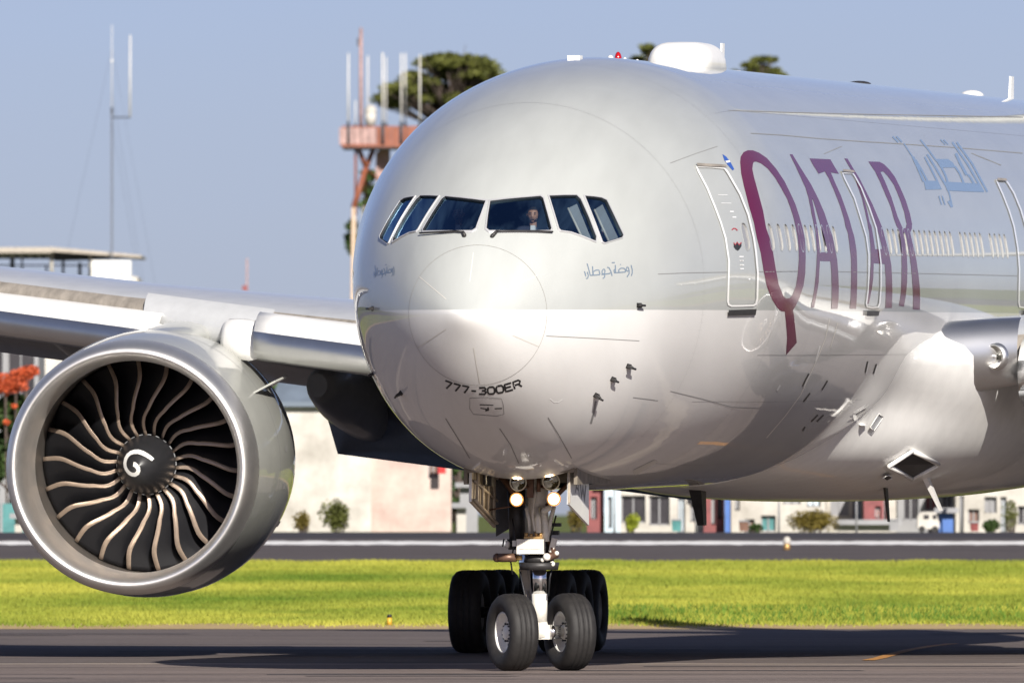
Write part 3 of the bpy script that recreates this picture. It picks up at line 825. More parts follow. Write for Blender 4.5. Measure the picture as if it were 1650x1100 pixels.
lines = [[(1080,263),(1100,255.5),(1120,248),(1156,236)], [(1328,248),(1342,242),(1356,236)], [(1565,247),(1590,257),(1613,266.5)],
         [(1210,215),(1260,218),(1320,223.5),(1400,229),(1420,230),(1480,234),(1540,238),(1648,247)],
         [(1060,441.5),(1110,439.5),(1172,438.5)], [(1220,438),(1290,437)], [(1340,437.5),(1480,440.5),(1640,444.5)],
         [(1174,178),(1260,181),(1400,184.5),(1520,186.5),(1648,189)],
         [(880,541),(960,545),(1030,549)], [(1020,640),(1060,645),(1100,634),(1100,634.1)][:2], [(1080,630),(1130,642),(1180,656),(1225,658)],
         [(1500,645),(1500.1,646)]]
merged('panel_line', [stroke(subdiv(L, 6, False), 1.1) for L in lines[:-1]], M_line, fus, .004)
merged('panel_line', [stroke(subdiv(L, 6, False), 1.3) for L in ([(1337,513),(1330,545),(1320,570),(1307,600),(1290,636),(1265,670),(1235,705)], [(1350,520),(1338,560)])], M_lline, fus, .004)
# radome seam and lightning strips
yr = .9249
sm = [(math.sqrt(yr - .007), t) for t in np.linspace(-math.pi, math.pi, 90)[:-1]]
def band(y0, y1, m, name):
    t = np.linspace(0, 2 * math.pi, 120); P, F, Nn = [], [], []
    for y in (y0, y1):
        yy = np.full(len(t), y); P += list(S(yy, t) + N(yy, t) * .004); Nn += list(N(yy, t))
    for i in range(119): F.append((i, i + 1, 120 + i + 1, 120 + i))
    return np_mesh(name, P, F, m, fus, (0, 0, 0), Nn)
band(yr - .003, yr + .003, M_seamline, 'radome_seam')
for L in ([(762.7,407),(757,454)], [(675.5,445.5),(719,482)], [(866,443.6),(792,480)], [(673.6,560),(719,530)], [(773,617),(768,590),(763,560)], [(868,558),(826,540)]):
    px_patch('lightning_strip', stroke(subdiv(L, 8, False), 1.3), M_lline, fus, .006)
px_patch('access_panel', stroke([(757,641),(757,658),(763,667),(800,670),(812,667),(811,652),(808,642),(785,640)], .9, True), M_line, fus, .004)
merged('access_mark', [stroke([(773,651.5),(784,652),(795,652.5)], 1.5), stroke([(797,658),(809,657.5)], 1.8), stroke([(774,657),(785,659)], 1.5), stroke([(786,656),(787,660),(782,661)], 3)], M_black, fus)
merged('gear_door_line', [stroke(subdiv(L, 6, False), 1.4) for L in ([(757,738),(738,706),(718,674)], [(921,738),(900,700),(883,672)], [(836,746),(822,715),(805,690)])], M_line, fus, .005)
vents = [[(1321,557),(1314,582)], [(1303,602),(1297,613),(1293,622)], [(1333,613),(1328,622),(1324,628)], [(1305,633),(1299,641),(1294,647)], [(1318,668),(1313,673),(1307,679)], [(1327,668),(1322,673),(1316,679)], [(1398,582),(1394,600)], [(1412,586),(1407,602)], [(1257,620),(1252,629)], [(1297,687),(1293,694)]]
for i, L in enumerate(vents):
    px_patch('vent_slot', stroke(subdiv(L, 6, False), 2.4), M_doorw if i in (0, 8) else M_gdark, fus, .006)
    if i in (1, 6, 7): px_patch('vent_lip', stroke([(a + 1.6, b + 2) for a, b in L], 1.6), M_doorw, fus, .006)
px_patch('static_plate', [[(1020,757),(1055,740),(1059,744),(1024,765)]], M_lline, fus, .008)
px_patch('belly_scuff', stroke([(886,642),(893,648),(899,648),(906,643)], 1.3), M_doorw, fus, .006)
px_patch('vane_shadow', stroke([(960,646),(957,664),(952,682)], 3.2), M_line, fus, .003)  # cast shadow of the vane, painted on the skin as a dark stroke

def seam_ring(y, th0, th1, wd=.003):
    t = np.arange(th0, th1, .035); P, F, Nn = [], [], []
    for q in (y - wd, y + wd):
        yy = np.full(len(t), q); P += list(S(yy, t) + N(yy, t) * .0022); Nn += list(N(yy, t))
    n = len(t)
    for i in range(n - 1): F.append((i, i + 1, n + i + 1, n + i))
    return P, F, Nn
def seam_line(th, y0, y1, wd=.0012):
    y = np.arange(y0, y1, .25); P, F, Nn = [], [], []
    for q in (-wd, wd):
        tt = np.full(len(y), th) + q; P += list(S(y, tt) + N(y, tt) * .0022); Nn += list(N(y, tt))
    n = len(y)
    for i in range(n - 1): F.append((i, i + 1, n + i + 1, n + i))
    return P, F, Nn
P, F, Nn = [], [], []
for args in [seam_ring(y, -2.2, 2.6) for y in (5.05, 8.35, 11.4, 14.0, 17.6, 20.6)] + [seam_line(t, y0, y1) for t, y0, y1 in ((.72, 9, 50), (-.72, 9, 30), (2.2, 6, 20), (-1.9, 4, 12), (2.65, 7.3, 19), (1.95, 8, 22))]:
    k0 = len(P); P += args[0]; Nn += args[2]
    for f in args[1]:
        q = [k0 + i for i in f]
        if np.dot(np.cross(P[q[1]] - P[q[0]], P[q[2]] - P[q[0]]), Nn[q[0]]) < 0: q = q[::-1]
        F.append(tuple(q))
o = np_mesh('skin_joint', P, F, M_joint, fus, (0, 0, 0), Nn); o['kind'] = 'stuff'
# rivet rows beside two of the joints and round the nose gear bay
m = MB()
for y in (5.0, 5.1, 8.3, 8.4):
    for t in np.arange(-1.2, 2.5, .055 if y < 5 else .04):
        p = S(np.array([y]), np.array([t]))[0]; n = N(np.array([y]), np.array([t]))[0]
        p = Vector(p + n * .0018); u = Vector((0, 1, 0)); u = (u - Vector(n) * u.dot(Vector(n))).normalized() * .007; v_ = u.cross(Vector(n)).normalized() * .007
        m.add([p + u, p + v_, p - u, p - v_], [(0, 1, 2, 3)])
m.build('rivet', M_joint, fus)['kind'] = 'stuff'

def skin_pt(px, off=0.0):
    q = on_fus([px])[0]; y, th = np.array([q[0]]), np.array([q[1]])
    n = N(y, th)[0]; return Vector(S(y, th)[0] + n * off), Vector(n)
def probe(px, ln=.1, fwd=.17, fin=True):
    ln *= .8; fwd *= .75
    p, n = skin_pt(px); m = MB()
    f = Vector((0, -1, 0)); f = (f - n * f.dot(n)).normalized()
    s = n.cross(f)
    m.add([p - f * .07 + s * .035, p + f * .07 + s * .035, p + f * .07 - s * .035, p - f * .07 - s * .035] , [(0, 1, 2, 3)])
    m.hexa([p - f * .08 + s * .022, p + f * .06 + s * .022, p + f * .06 - s * .022, p - f * .08 - s * .022], [q + n * ln for q in (p - f * .0 + s * .014, p + f * .08 + s * .014, p + f * .08 - s * .014, p - f * .0 - s * .014)])
    if fwd: m.tube([p + n * ln - f * .04, p + n * ln + f * fwd * .6, p + n * ln + f * fwd], [.016, .015, .011], 8)
    return PA(m, 'air_probe', M_gdark)
for px, l, f in (((1030, 492), .09, .16), ((1013, 590), .12, .16), ((988, 611), .09, .1), ((961, 637), .13, .05), ((600, 497), .09, .16), ((646, 633), .12, .18), ((601, 602), .08, .1)): probe(px, l, f)
def wiper(pts, knob):
    m = MB()
    P = [skin_pt(p, .035)[0] for p in subdiv(pts, 8, False)]
    m.tube(P, .013, 6); a, n = skin_pt(knob, .02)
    m.tube([P[0], a], [.02, .03], 8); m.sphere(a, .028, 8, 6)
    return PA(m, 'wiper', M_gdark)
wiper([(800.5, 375.5), (815, 375.3), (840, 375), (865, 375), (889, 376)], (793, 382))
wiper([(747, 376.5), (735, 375.5), (715, 376.5), (690, 377.5), (679, 378)], (749, 381))

# ---------------------------------------------------------------- cockpit inside
m = MB()
m.hexa([(-1.5, 3.2, .75), (1.5, 3.2, .75), (1.9, 4.9, .75), (-1.9, 4.9, .75)], [(-1.5, 3.2, .8), (1.5, 3.2, .8), (1.9, 4.9, .8), (-1.9, 4.9, .8)])
wl = []
for t in np.linspace(-2.1, 2.1, 25):
    p = S(np.array([4.9]), np.array([t]))[0]; wl.append((p[0] * .97, 4.9, (p[2] - .57) * .97 + .57))
m.add(wl, [tuple(range(len(wl)))])
m.hexa([(-.85, 1.75, .92), (.85, 1.75, .92), (1.25, 2.7, .92), (-1.25, 2.7, .92)], [(-.8, 1.8, 1.02), (.8, 1.8, 1.02), (1.2, 2.7, 1.10), (-1.2, 2.7, 1.10)])
PA(m, 'cockpit_interior', M_inter)
for sx in (-.62, .52):
    m = MB(); m.box((sx, 3.62, 1.25), (.52, .14, .95), rx=R(8)); m.box((sx, 3.58, 1.78), (.3, .12, .2), rx=R(8)); m.box((sx, 3.3, .86), (.52, .55, .12))
    PA(m, 'pilot_seat', M_inter)
def shade(pts, y_in):
    q = on_fus(pts); P = [Vector(S(np.array([a]), np.array([b]))[0] - N(np.array([a]), np.array([b]))[0] * y_in) for a, b in q]
    m = MB(); n = (P[1] - P[0]).cross(P[-1] - P[0]).normalized() * .008
    m.add([p + n for p in P] + [p - n for p in P], [tuple(range(len(P))), tuple(reversed(range(len(P), 2 * len(P))))] + [(i, (i + 1) % len(P), len(P) + (i + 1) % len(P), len(P) + i) for i in range(len(P))])
    o = PA(m, 'sun_shade', M_shade)
    e = MB(); e.tube([P[0], P[-1]], .018, 6); e.build('shade_rail', M_bright, o)
shade(z4([(965, 195), (1060, 150), (1235, 560), (1230, 605), (1160, 590)]), .09)
shade(z4([(1265, 215), (1350, 160), (1535, 545), (1520, 570), (1440, 595)]), .09)
z3 = lambda L: [(600 + x / 8.25, 300 + y / 8.25) for x, y in L]
shade(z3([(650, 275), (560, 200), (285, 700), (290, 735), (430, 640)]), .09)

# ---------------------------------------------------------------- crown antennas
def crown_y(px):
    yy = np.linspace(5, 60, 3000); w, T, B, zc = prof(yy)
    P = np.stack([0 * yy, yy, T], -1) - CAM_A; t = ray(np.array([px]), np.array([100.0]))[0]
    i = np.argmin(np.abs(P[:, 0] / P[:, 1] - t[0] / t[1])); return float(yy[i]), float(T[i])
yc, zc_ = crown_y(1107)
secs = []
for f in np.linspace(0, 1, 15):
    u = 2 * f - 1; hgt = .345 * (1 - abs(u)**4.5)**.5 + .012; wd = .47 * (1 - abs(u)**5)**.5 + .03
    wt = wd * .80
    secs.append([(wd * math.copysign(abs(math.cos(a))**.45, math.cos(a)) * (1 - .18 * max(0, math.sin(a))), yc + u * 1.25, zc_ - .08 + (hgt + .08) * max(0, math.sin(a))**.5) for a in np.linspace(0, math.pi, 17)])
m = MB().loft(secs, 0, True, True, True)
sat = PA(m, 'antenna_radome', M_white)
m = MB(); m.hexa([(-.5, yc - 1.2, zc_ - .22), (.62, yc - .9, zc_ - .22), (.62, yc + 2.6, zc_ - .22), (-.5, yc + 2.6, zc_ - .22)], [(-.42, yc - 1.1, zc_ - .03), (.47, yc - .8, zc_ - .05), (.45, yc + 2.2, zc_ - .03), (-.42, yc + 2.2, zc_ - .03)])
m.build('radome_base', M_white, sat)
def blade(px, h, ln=.35, th=.035, x=0.0, name='blade_antenna', mt=None, rake=.12):
    y, z = crown_y(px); z -= .02
    m = MB(); m.hexa([(x - th / 2, y - ln / 2, z), (x + th / 2, y - ln / 2, z), (x + th / 2, y + ln / 2, z), (x - th / 2, y + ln / 2, z)],
                     [(x - th / 3, y - ln / 2 + rake, z + h), (x + th / 3, y - ln / 2 + rake, z + h), (x + th / 3, y + ln / 2 + rake * .6, z + h), (x - th / 3, y + ln / 2 + rake * .6, z + h)])
    m.box((x, y, z + .01), (.12, ln * 1.2, .03))
    return PA(m, name, mt or M_white)
blade(1163, .42, .3); blade(1629, .41, .4, .04)
def lowdome(px, rx, ry, h, mt, name='low_antenna', x=0.0):
    y, z = crown_y(px); m = MB().sphere((x, y, z - .01), (rx, ry, h), 16, 8); return PA(m, name, mt)
lowdome(1566, .2, .35, .1, M_white); lowdome(1384, .2, .3, .06, M_gdark); lowdome(984, .045, .1, .06, M_white)
lowdome(996, .055, .07, .12, M_red_l, 'beacon')
lowdome(1007, .03, .06, .05, M_white); lowdome(1027, .03, .06, .04, M_white)
y_, z_ = crown_y(940); m = MB().box((-.12, y_, z_ + .005), (.18, .25, .06)); PA(m, 'low_antenna', M_white)

# ---------------------------------------------------------------- nose gear
def ng(px, py, y=NG): return Vector(on_plane(float(px), float(py), y))
ZG = -ZT
m = MB()
ax = ng(871, 1018); ax.x = 0; ax.z = ZG + .545
sx_ = .03
cx = float(ng(869.5, 930).x)
zc2 = lambda py: float(ng(869, py).z)
m.cyl((cx, NG, zc2(1002)), (cx, NG, zc2(956)), .105, .112, 18, 0)
m.cyl((cx, NG, zc2(956)), (cx, NG, zc2(908)), .098, .098, 18, 1)
m.cyl((cx, NG, zc2(908)), (cx, NG, zc2(868)), .17, .165, 18, 2)
m.cyl((cx - .02, NG + .02, zc2(868)), (cx - .03, NG + .05, zc2(735)), .14, .15, 16, 0)
m.cyl((cx, NG, zc2(1000)), (cx + .04, NG, ax.z - .08), .10, .13, 14, 0)
m.box((cx + .03, NG, ax.z), (.26, .22, .2), 0)
gear = PA(m, 'nose_gear', [M_gearw, M_piston, M_gdark])
def GP(mb, name, mats): return mb.build(name, mats, gear)
m = MB(); m.cyl((cx, NG - .05, zc2(917.5)), (cx, NG - .05, zc2(905.5)), .27, .29, 20); m.cyl((cx, NG - .05, zc2(905)), (cx, NG - .05, zc2(894)), .22, .2, 18); GP(m, 'steering_collar', M_gdark)
m = MB(); a, b = ng(801, 898, NG - .2), ng(832, 898, NG - .2); m.cyl(a, b, .062, .062, 14); m.sphere(a, .064, 12, 8); m.cyl(b, b + Vector((.08, 0, 0)), .04, .04, 10, 1); GP(m, 'steering_actuator', [M_bronze, M_gold])
m = MB(); a, b = ng(878, 898, NG - .25), ng(897, 893, NG - .1); m.cyl(a, b, .058, .05, 14); m.sphere(ng(881, 897, NG - .3), .055, 12, 8, 1); m.sphere(ng(897, 891, NG - .15), .035, 10, 6, 1); m.sphere(ng(890, 908, NG - .2), .04, 10, 6, 1); m.sphere(ng(874, 902, NG - .28), .03, 10, 6, 1); m.box(ng(891, 878, NG - .1), (.07, .1, .2), 1, ry=R(14)); m.cyl(ng(884, 868, NG - .1), ng(893, 892, NG - .12), .035, .045, 10, 0); GP(m, 'steering_actuator', [M_bronze, M_gearw])
m = MB(); p = ng(855.5, 880, NG - .28); m.box(p, (.385, .14, .205)); m.box(p + Vector((0, -.075, -.03)), (.3, .012, .01)); m.box(ng(829, 875, NG - .2), (.05, .08, .08)); bx_ = GP(m, 'tow_fitting_box', M_gearw)
m = MB()
for q in ((848, 862), (856, 863), (864, 861), (871, 862)): m.cyl(ng(q[0], q[1] + 3, NG - .26), ng(q[0], q[1] - 4, NG - .26), .024, .03, 8)
m.box(ng(860, 865.5, NG - .26), (.26, .09, .03)); GP(m, 'hydraulic_fitting', M_gold)
m = MB()
m.tube([ng(879, 872, NG - .22), ng(877, 840, NG - .2), ng(872, 815, NG - .15)], [.055, .05, .045], 10)
m.tube([ng(868, 858, NG - .3), ng(866, 835, NG - .3), ng(869, 818, NG - .25)], [.04, .05, .04], 8)
m.tube([ng(868, 820, NG - .2), ng(876, 823, NG - .2), ng(888, 816, NG - .2)], [.04, .05, .04], 8)
m.tube([ng(854, 858, NG - .2), ng(853, 836, NG - .2), ng(848, 818, NG - .2)], [.025, .03, .025], 8)
m.tube([ng(883, 866, NG - .1), ng(886, 842, NG - .1), ng(893, 815, NG - .1)], [.03, .035, .03], 8)
m.tube([ng(862, 855, NG - .3), ng(858, 830, NG - .28), ng(862, 800, NG - .2), ng(866, 770, NG)], [.02, .02, .02, .02], 6)
GP(m, 'drag_link', M_gearw)
m = MB(); m.cyl(ng(834, 872, NG + .1), ng(832, 790, NG + .2), .115, .13, 16); m.cyl(ng(827, 885, NG + .1), ng(827, 868, NG + .1), .07, .09, 12); m.box(ng(819, 876, NG), (.07, .06, .09), 0); m.cyl(ng(812, 868, NG), ng(810, 880, NG), .012, .012, 6); GP(m, 'lock_actuator', M_gdark)
m = MB(); m.sphere(ng(818, 877, NG - .1), (.035, .03, .05), 10, 7); GP(m, 'gear_sensor', M_gearw)
m = MB()
for s in (-1, 1):
    m.tube([ng(845 + s * 7, 917, NG + .3), ng(849 + s * 3.5, 945, NG + .45), ng(855 + s * 3, 966, NG + .28)], [.022, .028, .03], 8)
    m.tube([ng(858 + s * 3, 966, NG + .28), ng(862 + s * 3, 985, NG + .15), ng(866 + s * 4, 1002, NG + .05)], [.028, .026, .022], 8)
m.hexa([ng(840, 917, NG + .34), ng(849, 917, NG + .34), ng(856, 962, NG + .46), ng(848, 962, NG + .46)], [ng(840, 917, NG + .3), ng(849, 917, NG + .3), ng(856, 962, NG + .42), ng(848, 962, NG + .42)])
GP(m, 'torque_link', M_doorin)
m = MB()
for q in ([(826, 925), (823, 905), (830, 870), (826, 835)], [(886, 910), (892, 890), (887, 865), (896, 830)], [(848, 1000), (846, 960), (838, 920)], [(884, 960), (886, 930), (890, 912)]):
    m.tube([ng(a, b, NG - .12) for a, b in q], .013, 6)
m.box(ng(895, 858, NG), (.1, .1, .06)); m.box(ng(897, 845, NG), (.12, .1, .05))
GP(m, 'hydraulic_hose', M_black)
STEER = R(33)
def wheel_profile(Rr, W, rimR):
    h = W / 2
    p = [(-h * .60, rimR), (-h * .82, rimR + .02), (-h * .97, rimR + (Rr - rimR) * .35), (-h, rimR + (Rr - rimR) * .55), (-h * .93, rimR + (Rr - rimR) * .78), (-h * .74, Rr * .963), (-h * .55, Rr * .985)]
    for g in (-.30, 0, .30):
        p += [(h * g * 1.2 - .009, Rr * (1 - .012 * abs(g))), (h * g * 1.2 - .006, Rr - .009), (h * g * 1.2 + .006, Rr - .009), (h * g * 1.2 + .009, Rr * (1 - .012 * abs(g)))]
    p += [(-a, r) for a, r in reversed(p[:7])]
    return p
def rim_mesh(rimR, W, n=40):
    m = MB(); h = W / 2
    for s in (-1, 1):
        pr = [(s * h * .58, rimR + .004), (s * h * .70, rimR + .012), (s * h * .72, rimR - .02), (s * h * .62, rimR * .9), (s * h * .38, rimR * .84), (s * h * .22, rimR * .74), (s * h * .20, rimR * .48), (s * h * .34, rimR * .42), (s * h * .52, rimR * .34), (s * h * .56, rimR * .22), (s * h * .56, 0.001)]
        m.lathe(pr, n, 'X', 0)
        for k in range(9):
            a = 2 * math.pi * k / 9
            c = Vector((s * h * .22, rimR * .62 * math.cos(a), rimR * .62 * math.sin(a)))
            m.cyl(c, c + Vector((s * .004, 0, 0)), rimR * .085, rimR * .085, 10, 1)
        for k in range(12):
            a = 2 * math.pi * (k + .5) / 12
            c = Vector((s * h * .36, rimR * .43 * math.cos(a), rimR * .43 * math.sin(a)))
            m.cyl(c, c + Vector((s * .03, 0, 0)), .014, .012, 6, 1)
    return m
def make_wheel(name, Rr, W, rimR, mr):
    m = MB().lathe(wheel_profile(Rr, W, rimR), 56, 'X', 0)
    w = m.build(name, M_tyre, air)
    rim_mesh(rimR, W).build('rim', [mr, M_gdark], w)
    return w
def copy_part(o, parent):
    c = o.copy(); COL.objects.link(c); c.parent = parent
    for ch in o.children: copy_part(ch, c)
    return c
nw = make_wheel('nose_wheel', .545, .42, .285, M_rim)
nw2 = copy_part(nw, air)
for w, s in ((nw, -1), (nw2, 1)):
    c = Vector((cx + .02 + s * .44 * math.cos(STEER), NG + s * .44 * math.sin(STEER), ZG + .543)) + Vector(OFF)
    w.location = c; w.rotation_euler = (0, 0, STEER)
m = MB(); d = Vector((math.cos(STEER), math.sin(STEER), 0)); a0 = Vector((cx + .02, NG, ZG + .543))
m.cyl(a0 - d * .42, a0 + d * .42, .07, .07, 14); m.cyl(a0 + d * .08, a0 + d * .27, .085, .1, 14, 1); GP(m, 'axle', [M_gearw, M_piston])
# lamps on the strut
def add_lamp(px, r, lit):
    c = ng(*px, NG - .32); m = MB(); M = Matrix.Translation(c)
    if lit:
        m.lathe([(.16, .02), (.14, r * .6), (.06, r * .98), (0, r * 1.06), (-.012, r * 1.06), (-.012, r * .95)], 24, 'Y', 0, True, M)
        m.lathe([(-.004, r * 1.10), (-.012, r * .90)], 24, 'Y', 2, True, M)
        m.lathe([(-.012, r * .90), (-.018, r * .70)], 24, 'Y', 3, True, M)
        m.lathe([(-.018, r * .70), (-.022, r * .4), (-.026, .001)], 24, 'Y', 1, True, M)
        GP(m, 'taxi_lamp', [M_gdark, M_lens, M_warm, M_warm2])
    else:
        m.lathe([(.16, .02), (.14, r * .6), (.06, r * .98), (0, r * 1.08), (-.015, r * 1.08), (-.015, r * .96), (.0, r * .94)], 24, 'Y', 0, True, M)
        m.lathe([(.12, .002), (.10, r * .4), (.06, r * .7), (-.004, r * .95)], 24, 'Y', 1, True, M)
        m.sphere(c + Vector((0, .03, 0)), .022, 8, 6, 0)
        m.cyl(c + Vector((-.05, -.002, .02)), c + Vector((.05, -.002, -.02)), .006, .006, 6, 0)
        GP(m, 'taxi_lamp', [M_gearw, M_lampoff])
add_lamp((835, 777), .112, False); add_lamp((888, 775.5), .117, False); add_lamp((832.5, 804.5), .088, True); add_lamp((892.5, 803.5), .09, True)
m = MB()
m.tube([ng(862, 780, NG - .05), ng(845, 785, NG - .2), ng(835, 790, NG - .2)], .022, 6); m.tube([ng(862, 780, NG - .05), ng(878, 785, NG - .2), ng(890, 790, NG - .2)], .022, 6)
m.tube([ng(795, 758, NG), ng(812, 772, NG - .1), ng(826, 792, NG - .15), ng(845, 812, NG - .1)], [.03, .045, .04, .03], 8)
m.tube([ng(925, 770, NG), ng(905, 790, NG - .05), ng(880, 815, NG - .1)], [.03, .035, .03], 8)
m.box(ng(855, 770, NG - .12), (.09, .08, .55)); m.tube([ng(868, 768, NG - .2), ng(868, 792, NG - .2)], .03, 8)
m.tube([ng(786, 822, NG - .2), ng(800, 819, NG - .25), ng(822, 816, NG - .25)], .012, 6)
GP(m, 'lamp_bracket', M_bronze)
# bay and doors
m = MB()
zb = -float(prof(5.5)[2])
for c, d in (((0, (BY0 + BY1) / 2, zb + 1.3), (1.5, BY1 - BY0 + .2, .05)), ((-.78, (BY0 + BY1) / 2, zb + .66), (.05, BY1 - BY0 + .1, 1.3)), ((.78, (BY0 + BY1) / 2, zb + .66), (.05, BY1 - BY0 + .1, 1.3)), ((0, BY1 + .1, zb + .66), (1.55, .05, 1.3)), ((0, BY0 - .12, zb + .75), (1.55, .05, 1.15))): m.box(c, d)
for k in range(5): m.box((-.72 + .36 * k, BY1 - .4, zb + .8), (.05, .1, .9))
for k in range(4): m.tube([(-.6 + .4 * k, BY0 + .1, zb + .4 + .1 * k), (-.55 + .4 * k, BY1 - .2, zb + .5)], .03, 6)
m.box((0, BY1 - .05, zb + .35), (1.3, .06, .35)); m.box((.3, 6.7, zb + .3), (.25, .3, .4)); m.box((-.4, 6.6, zb + .35), (.3, .3, .5))
PA(m, 'gear_bay', M_bay)
def gdoor(x, quad, inward):
    """quad: (px,py) front-top, rear-top, rear-bottom, front-bottom on the plane X=x"""
    P = []
    for px, py in quad:
        d = ray(float(px), float(py)); k = (x - CAM_A[0]) / d[0]; P.append(Vector(CAM_A + d * k))
    return P
def door_from(y0, y1, xs, pts, name, mi_out, mi_in):
    """pts: z top front, top rear, bottom rear, bottom front"""
    m = MB(); t = .035
    A = [Vector((xs[0], y0, pts[0])), Vector((xs[1], y1, pts[1])), Vector((xs[2], y1, pts[2])), Vector((xs[3], y0, pts[3]))]
    B = [a + Vector((t, 0, 0)) for a in A]
    m.hexa(A, B, 0)
    return m, A, B
def zat(px, py, y): return float(on_plane(float(px), float(py), y)[2])
def xat(px, py, y): return float(on_plane(float(px), float(py), y)[0])
Y0, Y1 = BY0 + .02, 6.15
# port door: camera sees its white outer face
m, A, B = door_from(Y0, Y1, [xat(919, 740, Y0), xat(949, 766, Y1), xat(949, 845, Y1), xat(917.5, 812, Y0)], [zat(919, 739, Y0), zat(949, 766, Y1), zat(948, 846, Y1), zat(918, 812, Y0)], '', 0, 1)
A = [a - Vector((.035, 0, 0)) for a in A]; B = [b - Vector((.035, 0, 0)) for b in B]
m = MB().hexa(A, B); pd = PA(m, 'nose_gear_door', M_white)
m = MB()
def on_quad(u, v): 
    t = B[0] + (B[1] - B[0]) * u; b = B[3] + (B[2] - B[3]) * u; return t + (b - t) * v + Vector((.004, 0, 0))
for ch, u0, uw in (('A', .28, .2), ('W', .52, .3)):
    segs = {'A': [[(0, 0), (.5, 1), (1, 0)], [(.2, .35), (.8, .35)]], 'W': [[(0, 1), (.25, 0), (.5, .8), (.75, 0), (1, 1)]]}[ch]
    for L in segs:
        for o in stroke(np.array(subdiv(L, .4, False)), .17):
            for q in range(len(o) // 2 - 1):
                n_ = len(o); pts = [o[q], o[q + 1], o[n_ - 2 - q], o[n_ - 1 - q]]
                m.add([on_quad(u0 + uw * a, .62 - .36 * b) for a, b in pts], [(0, 1, 2, 3)])
m.build('door_letters', M_line, pd)
m = MB(); m.box((float(A[0].x) - .03, (Y0 + Y1) / 2, float(A[0].z) - .15), (.04, Y1 - Y0 - .1, .05)); m.box((float(A[0].x) + .02, Y0 - .012, (A[0].z + A[3].z) / 2), (.03, .02, .6)); m.build('door_frame', M_doorin, pd)
# starboard door: its inner face
xs = xat(761, 740, Y0)
A = [Vector((xs, Y0, zat(761, 739, Y0))), Vector((xat(799, 765, Y1), Y1, zat(799, 765, Y1))), Vector((xat(799, 850, Y1), Y1, zat(799, 850, Y1))), Vector((xs - .01, Y0, zat(760, 808, Y0)))]
B = [a - Vector((.04, 0, 0)) for a in A]
m = MB().hexa(A, B); sd = PA(m, 'nose_gear_door', M_doorin)
m = MB()
def on_q2(u, v, o=.03):
    t = A[0] + (A[1] - A[0]) * u; b = A[3] + (A[2] - A[3]) * u; return t + (b - t) * v + Vector((o, 0, 0))
for u in (.12, .34, .56, .8): m.tube([on_q2(u, .03), on_q2(u + .02, .5), on_q2(u, .95)], .022, 6)
for v in (.08, .5, .93): m.tube([on_q2(.03, v), on_q2(.97, v)], .02, 6)
m.tube([on_q2(.2, .0, .1), on_q2(.3, .45, .08)], .03, 6, 1); m.box(on_q2(.5, .25, .08), (.1, .25, .2), 1)
m.build('door_rib', [M_doorin, M_gdark], sd)
m = MB(); m.hexa([a + Vector((0, -.012, 0)) for a in (A[0], A[3], B[3], B[0])], [a + Vector((0, -.002, 0)) for a in (A[0], A[3], B[3], B[0])]); m.build('door_edge', M_white, sd)
# dark plate hanging behind the starboard door
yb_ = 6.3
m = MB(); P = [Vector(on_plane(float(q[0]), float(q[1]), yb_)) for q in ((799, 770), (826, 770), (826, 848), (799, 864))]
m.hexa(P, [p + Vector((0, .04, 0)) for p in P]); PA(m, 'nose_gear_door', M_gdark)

# ---------------------------------------------------------------- main gear
mw = None
for side in (-1, 1):
    gx, gy = side * 5.49, 37.11
    zr = -ZT - (gy - NG) * math.sin(PITCH)
    m = MB(); zx = zr + .66
    m.cyl((gx, gy, zx), (gx, gy + .1, zx + 1.5), .16, .16, 16, 1); m.cyl((gx, gy + .1, zx + 1.1), (gx, gy + .15, zx + 3.4), .24, .26, 16, 0)
    m.box((gx, gy, zx), (.34, 3.4, .36)); m.tube([(gx, gy + .1, zx + 2.2), (gx - side * 2.2, gy + .3, zx + 3.2)], .12, 10); m.tube([(gx, gy + .1, zx + 1.6), (gx, gy - 1.8, zx + 3.2)], .1, 10)
    mg = PA(m, 'main_gear', [M_gearw, M_piston])
    for ay in (-1.47, 0, 1.47):
        m = MB(); m.cyl((gx - .8, gy + ay, zx), (gx + .8, gy + ay, zx), .09, .09, 12); m.build('axle', M_gdark, mg)
        for wx in (-.7, .7):
            if mw is None: mw = make_wheel('main_wheel', .66, .53, .30, M_rimd); w = mw
            else: w = copy_part(mw, air)
            zl = -ZT - (gy + ay - NG) * math.sin(PITCH) + .655
            w.location = Vector((gx + wx, gy + ay, zl)) + Vector(OFF)

# ---------------------------------------------------------------- wings
LE_Y = lambda x: 24.9 + .675 * (x - 3.1)
TE_Y = lambda x: 39.3 + .06 * (x - 3.1) if x < 10.7 else 39.76 + .49 * (x - 10.7)
LE_Z = lambda x: -.43 + .115 * (x - 6.5)
TH = lambda x: max(.045, .060 - .0006 * x)
def airfoil(x, sx, n=22):
    c = TE_Y(x) - LE_Y(x); pts = []; lowf = .42 if x < 20 else .6
    yt = lambda u: TH(x) / .1 * (.2969 * math.sqrt(u) - .126 * u - .3516 * u * u + .2843 * u**3 - .1015 * u**4)
    us = [(1 - math.cos(math.pi * k / n)) / 2 for k in range(n + 1)]
    inc = .004
    for u in reversed(us): pts.append((sx * x, LE_Y(x) + u * c, LE_Z(x) + yt(u) * c * 1.0 - inc * u * c))
    for u in us[1:-1]: pts.append((sx * x, LE_Y(x) + u * c, LE_Z(x) - yt(u) * c * lowf - inc * u * c))
    return pts
XS = [2.2, 3.1, 4.3, 6.5, 8.3, 9.6, 10.7, 13, 16, 20, 24, 28, 31.2, 32.4]
SLAT_LOW = [(-.10, -.40), (-.30, -.43), (-.48, -.385), (-.58, -.27), (-.60, -.12), (-.535, .04)]
